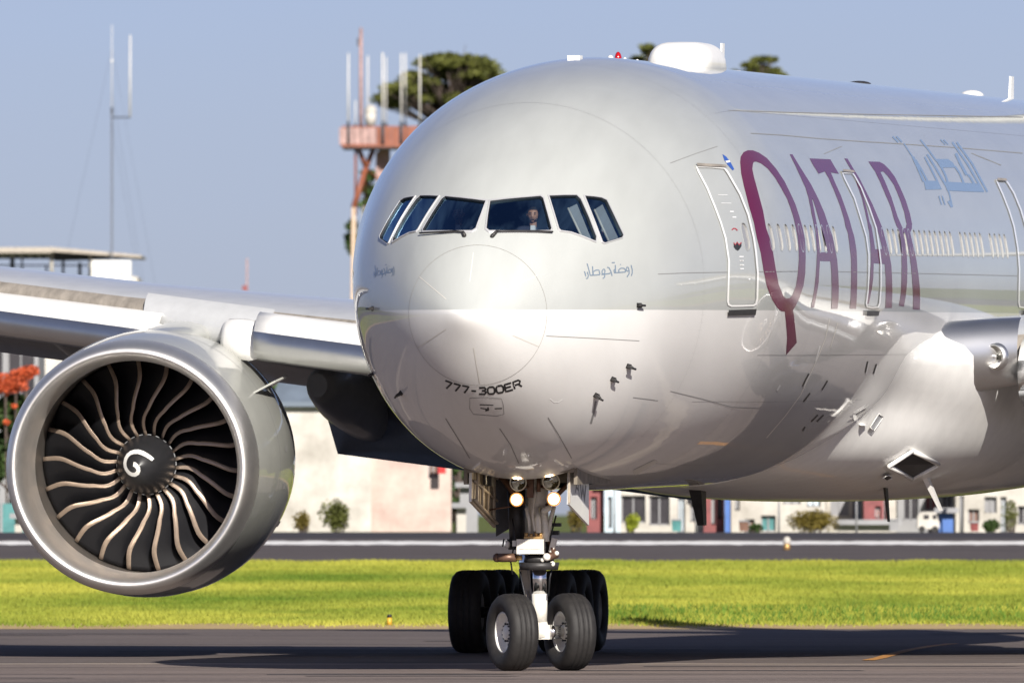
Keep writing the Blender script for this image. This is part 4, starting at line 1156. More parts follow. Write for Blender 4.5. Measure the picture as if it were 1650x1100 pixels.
SLAT_UP = [(-.535, .04), (-.38, .20), (-.2, .30), (.02, .36)]
for sx in (-1, 1):
    n = 22
    m = MB(); secs = [airfoil(x, sx, n) for x in XS]
    mis = [0] * n + [1] * (n - 1) + [1]
    us = [(1 - math.cos(math.pi * k / n)) / 2 for k in range(n + 1)]
    for q in range(len(mis)):
        u = us[n - q - 1] if q < n else us[min(q - n + 1, n)]
        if q < n and us[n - q] < .046: mis[q] = 2
        if q >= n and us[min(q - n + 1, n)] < .03: mis[q] = 2
    m.loft(secs, 0, True, True, True, mis)
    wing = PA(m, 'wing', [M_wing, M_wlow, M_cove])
    def slat(x0, x1, dz, name='slat', lit=True):
        so = SLAT_LOW + SLAT_UP[1:]; inn = [(y + .07, z - .01 + .05 * (z < -.1)) for y, z in so[::-1]]
        loop = so + inn; k = len(so)
        mi = [0] * (len(SLAT_LOW) - 1) + [1] * (len(SLAT_UP) - 1) + [2] * (len(inn) + 1)
        secs = []
        for x in np.linspace(x0, x1, 12):
            sc = 1.02 - .018 * (x - 4)
            secs.append([(sx * x, LE_Y(x) + y * sc, LE_Z(x) + dz + z * sc) for y, z in loop])
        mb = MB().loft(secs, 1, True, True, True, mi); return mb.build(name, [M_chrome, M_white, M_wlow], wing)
    slat(4.1, 8.2, 0)
    for a, b in ((9.95, 17), (17.04, 22), (22.04, 27), (27.04, 31)): slat(a, b, -.2)
    # polished fixed leading edge by the pylon, and the hinged flap closing the slat gap
    m = MB(); secs = []
    for x in (8.0, 8.7, 9.4, 10.3):
        secs.append([(sx * x, LE_Y(x) + y, LE_Z(x) + z) for y, z in ((.35, .40), (.12, .29), (-.03, .12), (-.06, -.05), (.02, -.22), (.3, -.32))])
    m.loft(secs, 0, False, False, True); m.build('fixed_leading_edge', M_wing, wing)
    m = MB(); secs = []
    for x, f in ((8.16, .85), (8.3, 1), (8.55, 1), (8.75, .92), (8.84, .7)):
        L = [(.05, .33), (-.15, .30), (-.34, .16), (-.46, -.06), (-.44, -.30), (-.36, -.30), (-.36, -.06), (-.26, .09), (-.1, .2), (.05, .22)]
        secs.append([(sx * x, LE_Y(x) + y * f, LE_Z(x) - .13 + z * f) for y, z in L])
    m.loft(secs, 0, True, True, True); m.build('krueger_flap', M_white, wing)
    # trailing flaps lowered, with their fairings
    def flap(x0, x1, drop, ch):
        secs = []
        for x in (x0, (x0 + x1) / 2, x1):
            yb = TE_Y(x) - .5; zb_ = LE_Z(x) - .02 * (TE_Y(x) - LE_Y(x)) - .12
            secs.append([(sx * x, yb + a * ch, zb_ + b * ch - drop * a) for a, b in ((0, .0), (.05, .07), (.3, .09), (1, 0), (.3, -.07), (.05, -.06))])
        MB().loft(secs, 0, True, True, True).build('flap', M_wlow, wing)
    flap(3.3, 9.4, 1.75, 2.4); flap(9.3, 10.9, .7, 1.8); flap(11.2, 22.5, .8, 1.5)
    def canoe(x, y0, y1, z0, z1, w, h):
        secs = []
        for f in np.linspace(0, 1, 13):
            r = max(.02, math.sin(math.pi * min(f * .92 + .06, 1))**.6); y = y0 + (y1 - y0) * f; zc3 = z0 + (z1 - z0) * f**1.6
            secs.append([(sx * (x + w * r * math.cos(a)), y, zc3 + h * r * math.sin(a)) for a in np.linspace(0, 2 * math.pi, 16)[:-1]])
        MB().loft(secs, 0, True, True, True).build('flap_fairing', M_wlow, wing)
    canoe(8.75, 36.2, 42.6, -1.05, -1.85, .46, .52)
    canoe(13.2, 36.5, 42.6, -.1, -.9, .26, .36); canoe(17.3, 39, 44.5, .5, -.2, .24, .34); canoe(21.5, 41, 46.0, 1.0, .4, .22, .3)
    # wing root glove with the landing lamp
    m = MB(); secs = []
    for x, f in ((3.0, .98), (3.4, .95), (3.75, .92), (4.08, .88)):
        cz = LE_Z(x) + .19; cy = LE_Y(x) - .25
        secs.append([(sx * x, cy + (-.62 * f * math.cos(a) + .3), cz + .58 * f * math.sin(a)) for a in np.linspace(-math.pi / 2, math.pi / 2, 15)])
    m.loft(secs, 0, False, False, True); m.build('wing_root_glove', M_chrome, wing)
    lx = 3.78; c = Vector((sx * lx, LE_Y(lx) - .53, LE_Z(lx) + .14))
    m = MB(); Mx = Matrix.Translation(c) @ Matrix.Rotation(R(-sx * 22), 4, 'Z')
    m.lathe([(.04, .21), (-.05, .195), (-.06, .165)], 28, 'Y', 0, True, Mx); m.lathe([(-.06, .165), (-.02, .13), (.02, .08), (.04, .001)], 28, 'Y', 1, True, Mx)
    m.sphere(c + Vector((.0, -.01, 0)), .03, 8, 6, 0); m.build('landing_lamp', [M_chrome, M_lampoff], wing)
    if sx < 0: continue
    m = MB(); secs = []
    for x in (4.1, 5.5, 7):
        secs.append([(sx * x, LE_Y(x) + y, LE_Z(x) + z) for y, z in ((-.2, -.43), (-.5, -.42), (-.45, -.5), (-.1, -.62), (.5, -.75), (1.2, -.78), (1.2, -.6), (.4, -.5))])
    m.loft(secs, 0, True, True, True); m.build('leading_edge_seal', M_wlow, wing)
    m = MB(); m.tube([(sx * x, LE_Y(x) + 1.0, LE_Z(x) - .78) for x in (4.15, 4.5)], .05, 6); m.build('slat_track', M_gold, wing)

# ---------------------------------------------------------------- wing-to-body fairing
m = MB(); secs = []
ys_ = [18.5, 20, 21, 22.5, 24, 26, 28, 30, 33, 37, 41, 44, 46, 47.5]
wf_ = [1.0, 1.7, 2.1, 2.55, 2.9, 3.25, 3.55, 3.68, 3.72, 3.72, 3.6, 3.2, 2.6, 1.5]
zb_ = [-2.30, -2.42, -2.49, -2.58, -2.66, -2.75, -2.80, -2.84, -2.86, -2.86, -2.82, -2.72, -2.6, -2.4]
yr_ = [18.5, 20, 21, 22, 23, 24, 24.6, 25.4, 26.5, 28, 36, 40, 47.5]
rw_ = [.10, .12, .14, .17, .20, .235, .25, .28, .3, .3, .3, .3, .3]
xr_ = [1.0, 1.9, 2.35, 2.72, 3.02, 3.30, 3.47, 3.62, 3.75, 3.85, 3.8, 3.2, 1.0]
def smooth_tab(yk, v):
    yy = np.linspace(18.5, 47.5, 146); q = np.interp(yy, yk, v); k = np.ones(7) / 7
    return yy, np.convolve(np.pad(q, 3, mode='edge'), k, 'valid')
yy, wv = smooth_tab(ys_, wf_); _, zv = smooth_tab(ys_, zb_); _, xv = smooth_tab(yr_, xr_); _, rv = smooth_tab(yr_, rw_)
CZ = -.62
for y, w_, zb2, xr, rw in zip(yy, wv, zv, xv, rv):
    half = []
    for ph in np.linspace(-math.pi / 2, .52, 46):
        c_, s_ = math.cos(ph), math.sin(ph)
        # fuselage circle seen from (0, CZ)
        dz = CZ - .57; B_ = s_ * dz; r1 = -B_ + math.sqrt(B_ * B_ - dz * dz + 3.1037**2) - .05
        # belly: superellipse round z = -1.35
        lo, hi = 0.0, 6.0
        for _ in range(30):
            r = .5 * (lo + hi); X, Z = r * c_, CZ + r * s_
            if abs(X / w_)**2.8 + abs((Z + 1.35) / (1.35 + zb2 if Z < -1.35 else 1.15))**2.8 < 1: lo = r
            else: hi = r
        r2 = lo; r3 = xr * (math.exp(-abs(ph / rw)**2.2) if ph > 0 else math.exp(-abs(ph / (rw * 3.4))**2.0)) + .01
        p = 16; r = (r1**p + r2**p + r3**p)**(1 / p)
        r = max(r * 2**(-1 / p) if False else r, .05)
        half.append((r * c_, y, CZ + r * s_))
    secs.append([(-x, q, z) for x, q, z in reversed(half)] + half[1:])
m.loft(secs, 0, True, True, True)
fair = PA(m, 'wing_body_fairing', M_white)
# ram air inlet, outlet, drain mast, antennas under the belly: points on the fairing seen at photo pixels
FV = np.array([p for q in secs for p in q]).reshape(len(secs), -1, 3)
from mathutils.bvhtree import BVHTree
bvh = BVHTree.FromPolygons([Vector(v) for v in m.v], m.f)
fbv = BVHTree.FromPolygons([Vector(v.co) for v in fus.data.vertices], [tuple(p.vertices) for p in fus.data.polygons])
def hit(px, py):
    d = Vector(ray(float(px), float(py))).normalized(); best = None
    for t in (bvh, fbv):
        h = t.ray_cast(Vector(CAM_A), d)
        if h[0] is not None and (best is None or h[3] < best[3]): best = h
    if best is None: return Vector(on_plane(float(px), float(py), 24.0)), Vector((0, 0, -1))
    n = best[1]
    return best[0], (n if n.dot(d) < 0 else -n)
def plate(name, pts, mats, depth=.02, lip=None):
    H = [hit(*p) for p in pts]; n = sum((h[1] for h in H), Vector()).normalized(); m = MB()
    A = [h[0] + n * .045 for h in H]
    m.add(A, [tuple(range(len(A)))], 1)
    if lip:
        for i in range(len(A)): m.tube([A[i] + n * .01, A[(i + 1) % len(A)] + n * .01], lip, 6, 0)
    return m.build(name, mats, fair)
plate('ram_air_inlet', [(1429, 746), (1467, 722), (1509, 743), (1466, 767)], [M_white, M_black], lip=.035)
plate('air_outlet', [(1420, 764), (1430, 760), (1437, 764), (1427, 769)], [M_white, M_black], lip=.006)
plate('air_outlet', [(1397, 686), (1411, 664), (1418, 670), (1403, 692)], [M_white, M_wlow], lip=.006)
def mast(px, py, tip, w=.05, mt=M_white, nm='drain_mast', wid=.14):
    p, n = hit(px, py); y = p.y; q = Vector(on_plane(float(tip[0]), float(tip[1]), y + .25)); d = (q - p)
    m = MB(); f = Vector((0, 1, 0)); s_ = Vector((1, 0, 0))
    p = p - d.normalized() * .06
    m.hexa([p + s_ * w * .6 - f * wid, p + s_ * w * .6 + f * wid, p - s_ * w * .6 + f * wid, p - s_ * w * .6 - f * wid], [q + s_ * w * .3 - f * wid * .5, q + s_ * w * .3 + f * wid * .6, q - s_ * w * .3 + f * wid * .6, q - s_ * w * .3 - f * wid * .5])
    return m.build(nm, mt, fair)
mast(1493, 772, (1516, 822), .07)
mast(1389, 684, (1362, 676), .04, nm='air_probe')
mast(1124, 790, (1131, 846), .16, M_gdark, wid=.25)
mast(1427, 786, (1432, 840), .03, M_gdark, 'wire_antenna')

# ---------------------------------------------------------------- tail
m = MB(); secs = []
for z, y0, c in ((2.6, 60.5, 8.6), (6.5, 64.2, 6.2), (10.5, 68.0, 3.9), (12.9, 70.2, 2.8)):
    secs.append([(c * .05 * a, y0 + c * u, z) for u, a in ((0, 0), (.06, .7), (.3, 1), (.7, .55), (1, 0), (.7, -.55), (.3, -1), (.06, -.7))])
m.loft(secs, 0, True, True, True); PA(m, 'tail_fin', M_grey)
for sx in (-1, 1):
    m = MB(); secs = []
    for x, y0, c, z in ((.4, 62.8, 6.8, 1.9), (5, 66.4, 4.6, 2.3), (10.7, 70.6, 2.2, 2.8)):
        secs.append([(sx * x, y0 + c * u, z + c * .045 * a) for u, a in ((0, 0), (.06, .7), (.3, 1), (.7, .55), (1, 0), (.7, -.55), (.3, -1), (.06, -.7))])
    m.loft(secs, 0, True, True, True); PA(m, 'tailplane', M_wing)

# ---------------------------------------------------------------- engines
EX, EY = -9.71, 25.4
EZ = float(on_plane(215., 754., EY + .6)[2])
TOE = R(1.2)
m = MB()
outer = [(.52, 1.955), (.8, 1.985), (1.4, 2.03), (2.0, 2.055), (2.7, 2.06), (3.3, 2.03), (4.0, 1.95), (4.7, 1.83), (5.3, 1.70), (5.3, 1.62), (4.6, 1.66), (3.6, 1.72)]
m.lathe(outer, 96, 'Y', 0)
eng = m.build('engine', [M_grey], air, Vector((EX, EY, EZ)) + Vector(OFF), (R(1.6), 0, TOE))
lip_p = []
for a in np.linspace(0, 1, 15):       # outer quarter
    t = a * math.pi / 2; lip_p.append((.52 * (1 - math.cos(t)), 1.785 + .17 * math.sin(t)))
lip_i = []
for a in np.linspace(0, 1, 13)[1:]:
    t = a * math.pi / 2; lip_i.append((.62 * (1 - math.cos(t)), 1.785 - .155 * math.sin(t)))
lip_i += [(.9, 1.632), (1.15, 1.64)]
m = MB().lathe(lip_i[::-1] + lip_p, 96, 'Y', 0); m.build('inlet_lip', M_lip, eng)
m = MB().lathe([(1.15, 1.642), (1.3, 1.65), (1.62, 1.665), (2.2, 1.67)], 96, 'Y', 0); m.build('inlet_duct', M_duct, eng)
m = MB().lathe([(.515, 1.958), (.53, 1.958)], 96, 'Y', 0); m.lathe([(1.93, 2.055), (1.95, 2.057)], 96, 'Y', 0); m.lathe([(3.25, 2.036), (3.28, 2.034)], 96, 'Y', 0); m.build('cowl_seam', M_line, eng)
m = MB().lathe([(2.25, 1.67), (2.3, 1.2), (2.35, .4)], 64, 'Y', 0); m.build('stator_plate', M_black, eng)
m = MB()
sp = [(1.0, .001), (1.02, .06), (1.07, .13), (1.15, .21), (1.26, .29), (1.38, .35), (1.5, .40), (1.62, .437), (1.72, .455), (1.95, .46)]
m.lathe(sp, 48, 'Y', 0); m.build('spinner', M_spin, eng)
def sp_a(r): return float(np.interp(r, [q[1] for q in sp], [q[0] for q in sp]))
cl = [(405,545),(420,547),(437,560),(452,580),(453,602),(440,625),(418,638),(388,638),(358,625),(333,600),(318,570),(313,535),(320,500),(338,470),(365,448),(400,437),(440,436),(480,447),(520,468),(548,488),(572,508)]
wid = [40,42,40,38,36,36,36,36,36,36,36,36,36,36,36,36,36,34,32,30,26]
cl = np.array(cl, float); d = np.gradient(cl, axis=0); d /= np.linalg.norm(d, axis=1, keepdims=True); nn = np.stack([-d[:, 1], d[:, 0]], 1)
def sw(p):
    x, z = (p[0] - 457) / 5.5 / 105, -(p[1] - 562) / 5.5 / 105; r = math.hypot(x, z); return (x, sp_a(r) - .012, z)
m = MB(); vs = []
for f in (-.5, -.17, .17, .5): vs.append([sw(cl[i] + nn[i] * wid[i] * f) for i in range(len(cl))])
m.loft(vs, 0, False, False, True); m.build('spinner_swirl', M_swirl, eng)
m = MB()
for k in range(22):
    a0, a1 = 2 * math.pi * (k + .15) / 22, 2 * math.pi * (k + .6) / 22
    m.add([(r * math.sin(a), 1.69 + o, r * math.cos(a)) for a in (a0, (a0 + a1) / 2, a1) for r, o in ((.458, 0), (.470, .02))], [(0, 2, 3, 1), (2, 4, 5, 3)])
m.build('spinner_rim', M_rimd, eng)['kind'] = 'stuff'
# wide chord swept blade: r, chordwise
NB = 22
m = MB(); nr, nc = 18, 9
def blade_pt(r, c, side):
    q = (r - .45) / 1.2
    sm_ = min(1, max(0, (q - .10) / .72)); sm_ = sm_ * sm_ * (3 - 2 * sm_)
    lead = .02 - .055 * math.sin(math.pi * min(q / .34, 1)) + .225 * sm_ - .035 * max(0, (q - .66) / .34)**1.6
    chord = .46 + .20 * math.sin(q * math.pi * .8); stag = R(34 + 32 * q)
    sweep = -.10 * math.sin(math.pi * q) + .12 * q * q
    circ = -chord * math.sin(stag) * c - .05 * math.sin(math.pi * c) * (1 - .5 * q)
    axi = 1.74 + sweep + chord * math.cos(stag) * c
    t = (.03 * (1 - .6 * q)) * (math.sin(math.pi * min(.97, c * .9 + .07))) * .5 * side
    ang = lead + (circ + t * math.cos(stag)) / r
    ax_ = axi + t * math.sin(stag)
    # clockwise seen from the front (+angle turns from up toward image right = +x)
    return (r * math.sin(ang), ax_, r * math.cos(ang))
cs = [0, .105, .2, .31, .42, .45, .62, .8, 1.0]
grid = [[blade_pt(r, c, 1) for c in cs] + [blade_pt(r, c, -1) for c in reversed(cs[:-1])] for r in np.linspace(.45, 1.65, nr)]
L = len(grid[0]); mi = []
for q in range(L):
    j = min(q, L - 1 - q); mi.append(1 if (q < 1 or q >= L - 2) else 0)
m.loft(grid, 0, True, True, True, mi)
b0 = m.build('fan_blade', [M_blade, M_edge], eng)
for k in range(1, NB):
    c = b0.copy(); COL.objects.link(c); c.parent = eng; c.rotation_euler = (0, 2 * math.pi * k / NB, 0)
m = MB()
for k, (ang, y) in enumerate(((172, 2.3), (168, 3.0), (176, 2.6), (164, 3.6), (100, 2.4), (84, 2.5), (120, 3.7), (66, 3.1))):
    t = R(ang); r_ = float(np.interp(y, [p[0] for p in outer[:9]], [p[1] for p in outer[:9]])) + .003
    c = Vector((r_ * math.sin(t), y, r_ * math.cos(t))); u = Vector((math.cos(t), 0, -math.sin(t)))
    m.add([c - u * .05 - Vector((0, .12, 0)), c + u * .05 - Vector((0, .12, 0)), c + u * .05 + Vector((0, .12, 0)), c - u * .05 + Vector((0, .12, 0))], [(0, 1, 2, 3)])
m.build('cowl_latch', M_joint, eng)['kind'] = 'stuff'
# aft of the fan: core nozzle
m = MB().lathe([(4.2, 1.2), (5.3, 1.12), (6.3, .85), (6.3, .8), (5.5, .75)], 48, 'Y', 0); m.lathe([(5.6, .6), (6.6, .45), (7.4, .1)], 36, 'Y', 0); m.build('core_nozzle', M_gdark, eng)
m = MB().lathe([(4.6, 1.65), (4.65, 1.15)], 48, 'Y', 0); m.build('fan_exit', M_black, eng)
eng2 = copy_part(eng, air); eng2.location = Vector((-EX, EY, EZ)) + Vector(OFF); eng2.rotation_euler = (R(1.6), 0, -TOE)
# chines on the inboard side, pylons
for e, s in ((eng, 1), (eng2, -1)):
    m = MB(); a = R(57); 
    rd = Vector((s * math.sin(a), 0, math.cos(a)))
    def q(y, o): 
        r_ = float(np.interp(y, [p[0] for p in outer[:9]], [p[1] for p in outer[:9]])); return rd * (r_ - .03 + o) + Vector((0, y, 0))
    t_ = Vector((math.cos(a), 0, -s * math.sin(a))) * .015
    A = [q(1.5, 0), q(2.6, 0), q(2.6, .42), q(2.1, .30)]
    m.hexa([p + t_ for p in A], [p - t_ for p in A]); m.build('chine', M_grey, e)
for s in (-1, 1):
    m = MB(); secs = []
    for y, hw, z0, z1 in ((26.7, .06, .55, .62), (27.1, .26, .5, .70), (27.8, .42, .5, .80), (28.7, .50, .5, .88), (29.8, .50, .5, .94), (31, .42, .4, .98), (33, .3, .3, .9), (36, .15, .3, .7)):
        secs.append([(s * 9.61 + hw * c_ , y, EZ + 1.35 + (z0 + z1) / 2 + (z1 - z0) / 2 * d_) for c_, d_ in ((-1, -1), (1, -1), (1, .1), (.9, .5), (.7, .8), (.38, .96), (0, 1), (-.38, .96), (-.7, .8), (-.9, .5), (-1, .1))])
    m.loft(secs, 0, True, True, True); PA(m, 'pylon', M_grey)

# ---------------------------------------------------------------- the two people in the cockpit
M_skin = mat('skin', (.42, .22, .14), .5, var=.08, vscale=20)
M_shirt = mat('white_shirt', (.62, .62, .62), .7)
M_navy = mat('navy_cloth', (.03, .035, .06), .8)
M_hair = mat('dark_hair', (.02, .015, .012), .6)
def person(loc, turn, label, dark):
    r = empty('person', loc); r.rotation_euler = (0, 0, -YAW + turn); tag(r, label, 'person')
    bm_v = [(0,0,0),(0,.02,.22),(0,.03,.42),(0,.02,.53),(.19,.02,.47),(.27,-.02,.22),(.22,-.26,.08),(.16,-.42,.12),(-.19,.02,.47),(-.27,-.02,.22),(-.22,-.26,.08),(-.16,-.42,.12),(.1,-.25,-.02),(.12,-.5,-.04),(.12,-.55,-.42),(-.1,-.25,-.02),(-.12,-.5,-.04),(-.12,-.55,-.42)]
    rad = [.15,.155,.12,.058,.075,.055,.045,.035,.075,.055,.045,.035,.09,.07,.05,.09,.07,.05]
    ed = [(0,1),(1,2),(2,3),(2,4),(4,5),(5,6),(6,7),(2,8),(8,9),(9,10),(10,11),(0,12),(12,13),(13,14),(0,15),(15,16),(16,17)]
    me = bpy.data.meshes.new('body'); me.from_pydata(bm_v, ed, []); o = bpy.data.objects.new('body', me); COL.objects.link(o); o.parent = r
    me.materials.append(M_navy if dark else M_shirt)
    md = o.modifiers.new('skin', 'SKIN')
    for i, q in enumerate(rad): me.skin_vertices[0].data[i].radius = (q, q)
    me.skin_vertices[0].data[0].use_root = True
    s = o.modifiers.new('sub', 'SUBSURF'); s.levels = 1; s.render_levels = 2
    # head with face: a deformed sphere grid
    m = MB(); vs, fs = [], []; nu, nv = 28, 20
    for i in range(nv + 1):
        p = math.pi * i / nv
        for k in range(nu):
            t = 2 * math.pi * k / nu
            x, y, z = math.sin(p) * math.sin(t), -math.sin(p) * math.cos(t), math.cos(p)
            X, Y, Z = x * .076, y * .098, z * .118
            if Z < -.02: X *= 1 - .28 * min(1, (-Z - .02) / .09); Y *= 1 - .12 * min(1, (-Z - .02) / .09)
            if y < -.5:
                g = lambda cx_, cz_, sx_, sz_: math.exp(-((X - cx_) / sx_)**2 - ((Z - cz_) / sz_)**2)
                Y -= .028 * g(0, -.022, .013, .02) + .012 * g(0, .005, .009, .022) + .008 * g(0, -.058, .022, .01) + .007 * g(0, -.09, .025, .014)
                Y += .012 * g(.031, .012, .015, .010) + .012 * g(-.031, .012, .015, .010)
                Y -= .006 * g(.031, .032, .02, .007) + .006 * g(-.031, .032, .02, .007)
            vs.append((X, Y, Z))
    for i in range(nv):
        for k in range(nu):
            j = (k + 1) % nu; fs.append((i * nu + k, i * nu + j, (i + 1) * nu + j, (i + 1) * nu + k))
    H = Matrix.Translation((0, -.02, .67)); m.add(vs, fs, 0, True, H)
    m.cyl((0, .015, .47), (0, 0, .62), .055, .05, 14)
    for s_ in (-1, 1): m.sphere((s_ * .078, .0, .67), (.012, .02, .03), 8, 6)
    hd = m.build('head', M_skin, r)
    m = MB(); vs2 = [(x * 1.07, y * 1.05 + .004, z * 1.06) for x, y, z in vs]
    keep = lambda f: all(vs2[i][2] > .062 - .045 * min(1, max(0, vs2[i][1] + .06) / .06) - (.06 if vs2[i][1] > .02 else 0) for i in f)
    m.add(vs2, [f for f in fs if keep(f)], 0, True, H); m.build('hair', M_hair, r)
    m = MB()
    for s_ in (-1, 1): m.sphere((s_ * .031, -.108, .682), (.012, .006, .006), 8, 6); m.box((s_ * .031, -.113, .705), (.03, .006, .006))
    m.box((0, -.112, .615), (.045, .008, .007)); m.build('eyes_and_mouth', M_hair, r)
    m = MB(); m.tube([(-.085, .0, .68), (-.06, .01, .77), (0, .012, .80), (.06, .01, .77), (.085, 0, .68)], .01, 6); m.tube([(.085, 0, .67), (.07, -.08, .62), (.03, -.125, .61)], .006, 6); m.build('headset', M_black, r)
    m = MB(); m.hexa([(-.05, -.10, .38), (.05, -.10, .38), (.04, -.05, .52), (-.04, -.05, .52)], [(-.03, -.14, .40), (.03, -.14, .40), (.03, -.08, .53), (-.03, -.08, .53)]); m.build('collar', M_shirt, r)
    return r
def cockpit_at(px, py, y, dz):
    """world point inside the cockpit so that the head (dz above the seat) shows at the pixel"""
    p = on_plane(float(px), float(py), y); q = air.matrix_basis @ (Vector(p) + Vector(OFF)); return (q.x, q.y, q.z - dz)
person(cockpit_at(859, 347, 2.34, .67), R(6), 'person with a headset in the right hand front cockpit pane, face in the sun', True)
person(cockpit_at(739, 346, 2.22, .67), R(4), 'person in the shade behind the left hand front cockpit pane', True)
# bottle and cap by the rear port side window
q = air.matrix_basis @ (Vector(on_plane(967., 371., 3.3)) + Vector(OFF))
m = MB().lathe([(-.12, .001), (-.12, .035), (-.03, .036), (-.02, .035), (.04, .035), (.08, .018), (.11, .016)], 14, 'Z', [1, 1, 1, 0, 0, 0])
m.lathe([(.11, .018), (.135, .018), (.136, .001)], 12, 'Z', 0)
b = m.build('water_bottle', [M_white, M_red], None, q); tag(b, 'white bottle with a red lower half behind the rearmost right hand cockpit window', 'bottle')

# ================================================================== BEHIND THE RUNWAY
def W(px, py, Y): return ((px - 825) / FPX * Y, CAM_H + (HORIZON - py) / FPX * Y)
def wx(px, Y): return (px - 825) / FPX * Y
def wz(py, Y): return CAM_H + (HORIZON - py) / FPX * Y
M_bwhite = mat('white_render', (.44, .41, .36), .85, var=.3, vscale=.55, alt=(.62, .59, .54))
M_bgrey = mat('grey_render', (.26, .26, .27), .8, var=.15, vscale=.8)
M_bdark = mat('dark_window', (.035, .032, .036), .25, var=.3, vscale=2)
M_broof = mat('slate_roof', (.12, .15, .19), .7, var=.2, vscale=.7)
M_pink = mat('pink_render', (.46, .33, .29), .85, var=.2, vscale=.6, alt=(.60, .50, .44))
M_bred = mat('dark_red_panel', (.20, .05, .05), .6, var=.3, vscale=2)
M_bblue = mat('blue_panel', (.05, .13, .38), .5, var=.15)
M_pale = mat('pale_blue_panel', (.45, .54, .60), .6, var=.1)
M_orange = mat('orange_awning', (.50, .085, .025), .7, var=.25, vscale=2)
M_teal = mat('teal_glass', (.08, .22, .22), .25, var=.3, vscale=1.5)
M_brown = mat('brown_shutter', (.16, .085, .06), .6, var=.2)
M_leaf = mat('leaf', (.055, .068, .016), .65, var=.35, vscale=.9, alt=(.155, .165, .04), spec=.2)
M_leafd = mat('leaf_dark', (.025, .055, .018), .65, var=.3, vscale=.9, alt=(.07, .11, .03), spec=.2)
M_leafo = mat('leaf_olive', (.13, .10, .02), .7, var=.3, vscale=2, spec=.2)
M_leafy = mat('leaf_lime', (.26, .30, .03), .7, var=.3, vscale=2, spec=.2)
M_bark = mat('bark', (.075, .055, .045), .9, var=.3, vscale=4)
M_steelw = mat('mast_white', (.62, .60, .56), .5, var=.08)
M_steelo = mat('tower_orange', (.23, .072, .038), .6, var=.22, vscale=3)
M_steelc = mat('tower_cream', (.58, .44, .32), .6, var=.1)
M_steelp = mat('tower_faded', (.36, .23, .21), .6, var=.25, vscale=3)
M_dsteel = mat('dark_steel', (.04, .045, .055), .6)
M_fyel = mat('marker_yellow', (.55, .33, .03), .5)

def leaves(mb, c, r, n, size, seed, flat=1.0, mi=0):
    q = random.Random(seed)
    for _ in range(n):
        u = q.random()**.45; t = q.uniform(0, 2 * math.pi); z = q.uniform(-1, 1); s = math.sqrt(max(0, 1 - z * z))
        p = Vector((c[0] + r[0] * u * s * math.cos(t), c[1] + r[1] * u * s * math.sin(t), c[2] + r[2] * u * z))
        a = Vector((q.gauss(0, 1), q.gauss(0, 1), q.gauss(0, .6 * flat))).normalized(); b = a.cross(Vector((q.gauss(0, 1), q.gauss(0, 1), q.gauss(0, 1)))).normalized()
        k = size * q.uniform(.6, 1.3)
        mb.add([p - a * k, p + b * k * .55, p + a * k, p - b * k * .55], [(0, 1, 2, 3)], mi)
def bush(name, x, Y, z0, rx, h, m, label, cat='bush', n=700, size=.10, group=None, seed=1, dz=0):
    r = empty(name, (x, Y, z0)); tag(r, label, cat, group)
    mb = MB(); q = random.Random(seed)
    for k in range(7):
        a = q.uniform(0, 6.28); rr = q.uniform(0, .55)
        leaves(mb, (rx * rr * math.cos(a), rx * .5 * rr * math.sin(a), h * q.uniform(.35, .62)), (rx * .55, rx * .4, h * .42), n // 7, size, seed * 31 + k)
    mb.build('foliage', m, r)
    m2 = MB()
    for k in range(4): m2.tube([(rx * .15 * (k - 1.5), 0, -.1), (rx * .3 * (k - 1.5), 0, h * .5)], .03, 5)
    m2.build('stem', M_bark, r); return r
def umbrella_tree(px, ptop, pbot, pw, Y, label, seed, n=7000, size=.26, trunk_px=None, clumps=None):
    x = wx(px, Y); zg = gz(Y); sc = Y / FPX
    r = empty('umbrella_tree', (x, Y, zg)); tag(r, label, 'tree', 'wide crowned trees behind the airliner')
    q = random.Random(seed); top = wz(ptop, Y) - zg; bot = wz(pbot, Y) - zg; hw = pw * sc / 2
    mb = MB(); lim = MB()
    tx = ((trunk_px or px) - px) * sc
    lim.tube([(tx, 0, -.3), (tx + .2, 0, bot * .5), (tx, 0, bot - 1.0)], [.5, .4, .3], 10)
    K = clumps or 30
    for k in range(K):
        a = q.uniform(0, 2 * math.pi); rr = math.sqrt(q.random())
        cx_, cy_ = hw * rr * math.cos(a) * .92, hw * .8 * rr * math.sin(a)
        dome = 1 - (cx_ / hw)**2 * .75
        cz_ = bot + (top - bot) * (dome * q.uniform(.55, .93) if k % 4 else q.uniform(.15, .5))
        rad = hw * q.uniform(.12, .24)
        leaves(mb, (cx_, cy_, cz_), (rad, rad, rad * .42), n // K, size, seed * 97 + k, .5)
        mid = Vector((tx * .5 + cx_ * .45, cy_ * .45, bot - .6 + (cz_ - bot) * .45))
        lim.tube([(tx, 0, bot - 1.2), mid + Vector((q.gauss(0, .15), 0, q.gauss(0, .15))), (cx_, cy_, cz_ - rad * .1)], [.16, .09, .03], 6)
        for _ in range(3): lim.tube([mid, (cx_ + q.gauss(0, rad * .7), cy_ + q.gauss(0, rad * .7), cz_ + q.gauss(0, rad * .3))], [.05, .015], 5)
    mb.build('crown', M_leaf, r); lim.build('trunk', M_bark, r); return r
umbrella_tree(728, 82, 200, 248, 1100, 'flat topped tree with bare lower branches rising behind the orange aerial tower', 11, 21000, .20, 738, 84)
umbrella_tree(1050, 70, 150, 110, 1110, 'tree crown showing just left of the white hump on the airliner roof', 12, 7000, .22, None, 26)
umbrella_tree(1218, 82, 160, 122, 1120, 'tree crown showing just right of the white hump on the airliner roof', 13, 9000, .22, None, 30)
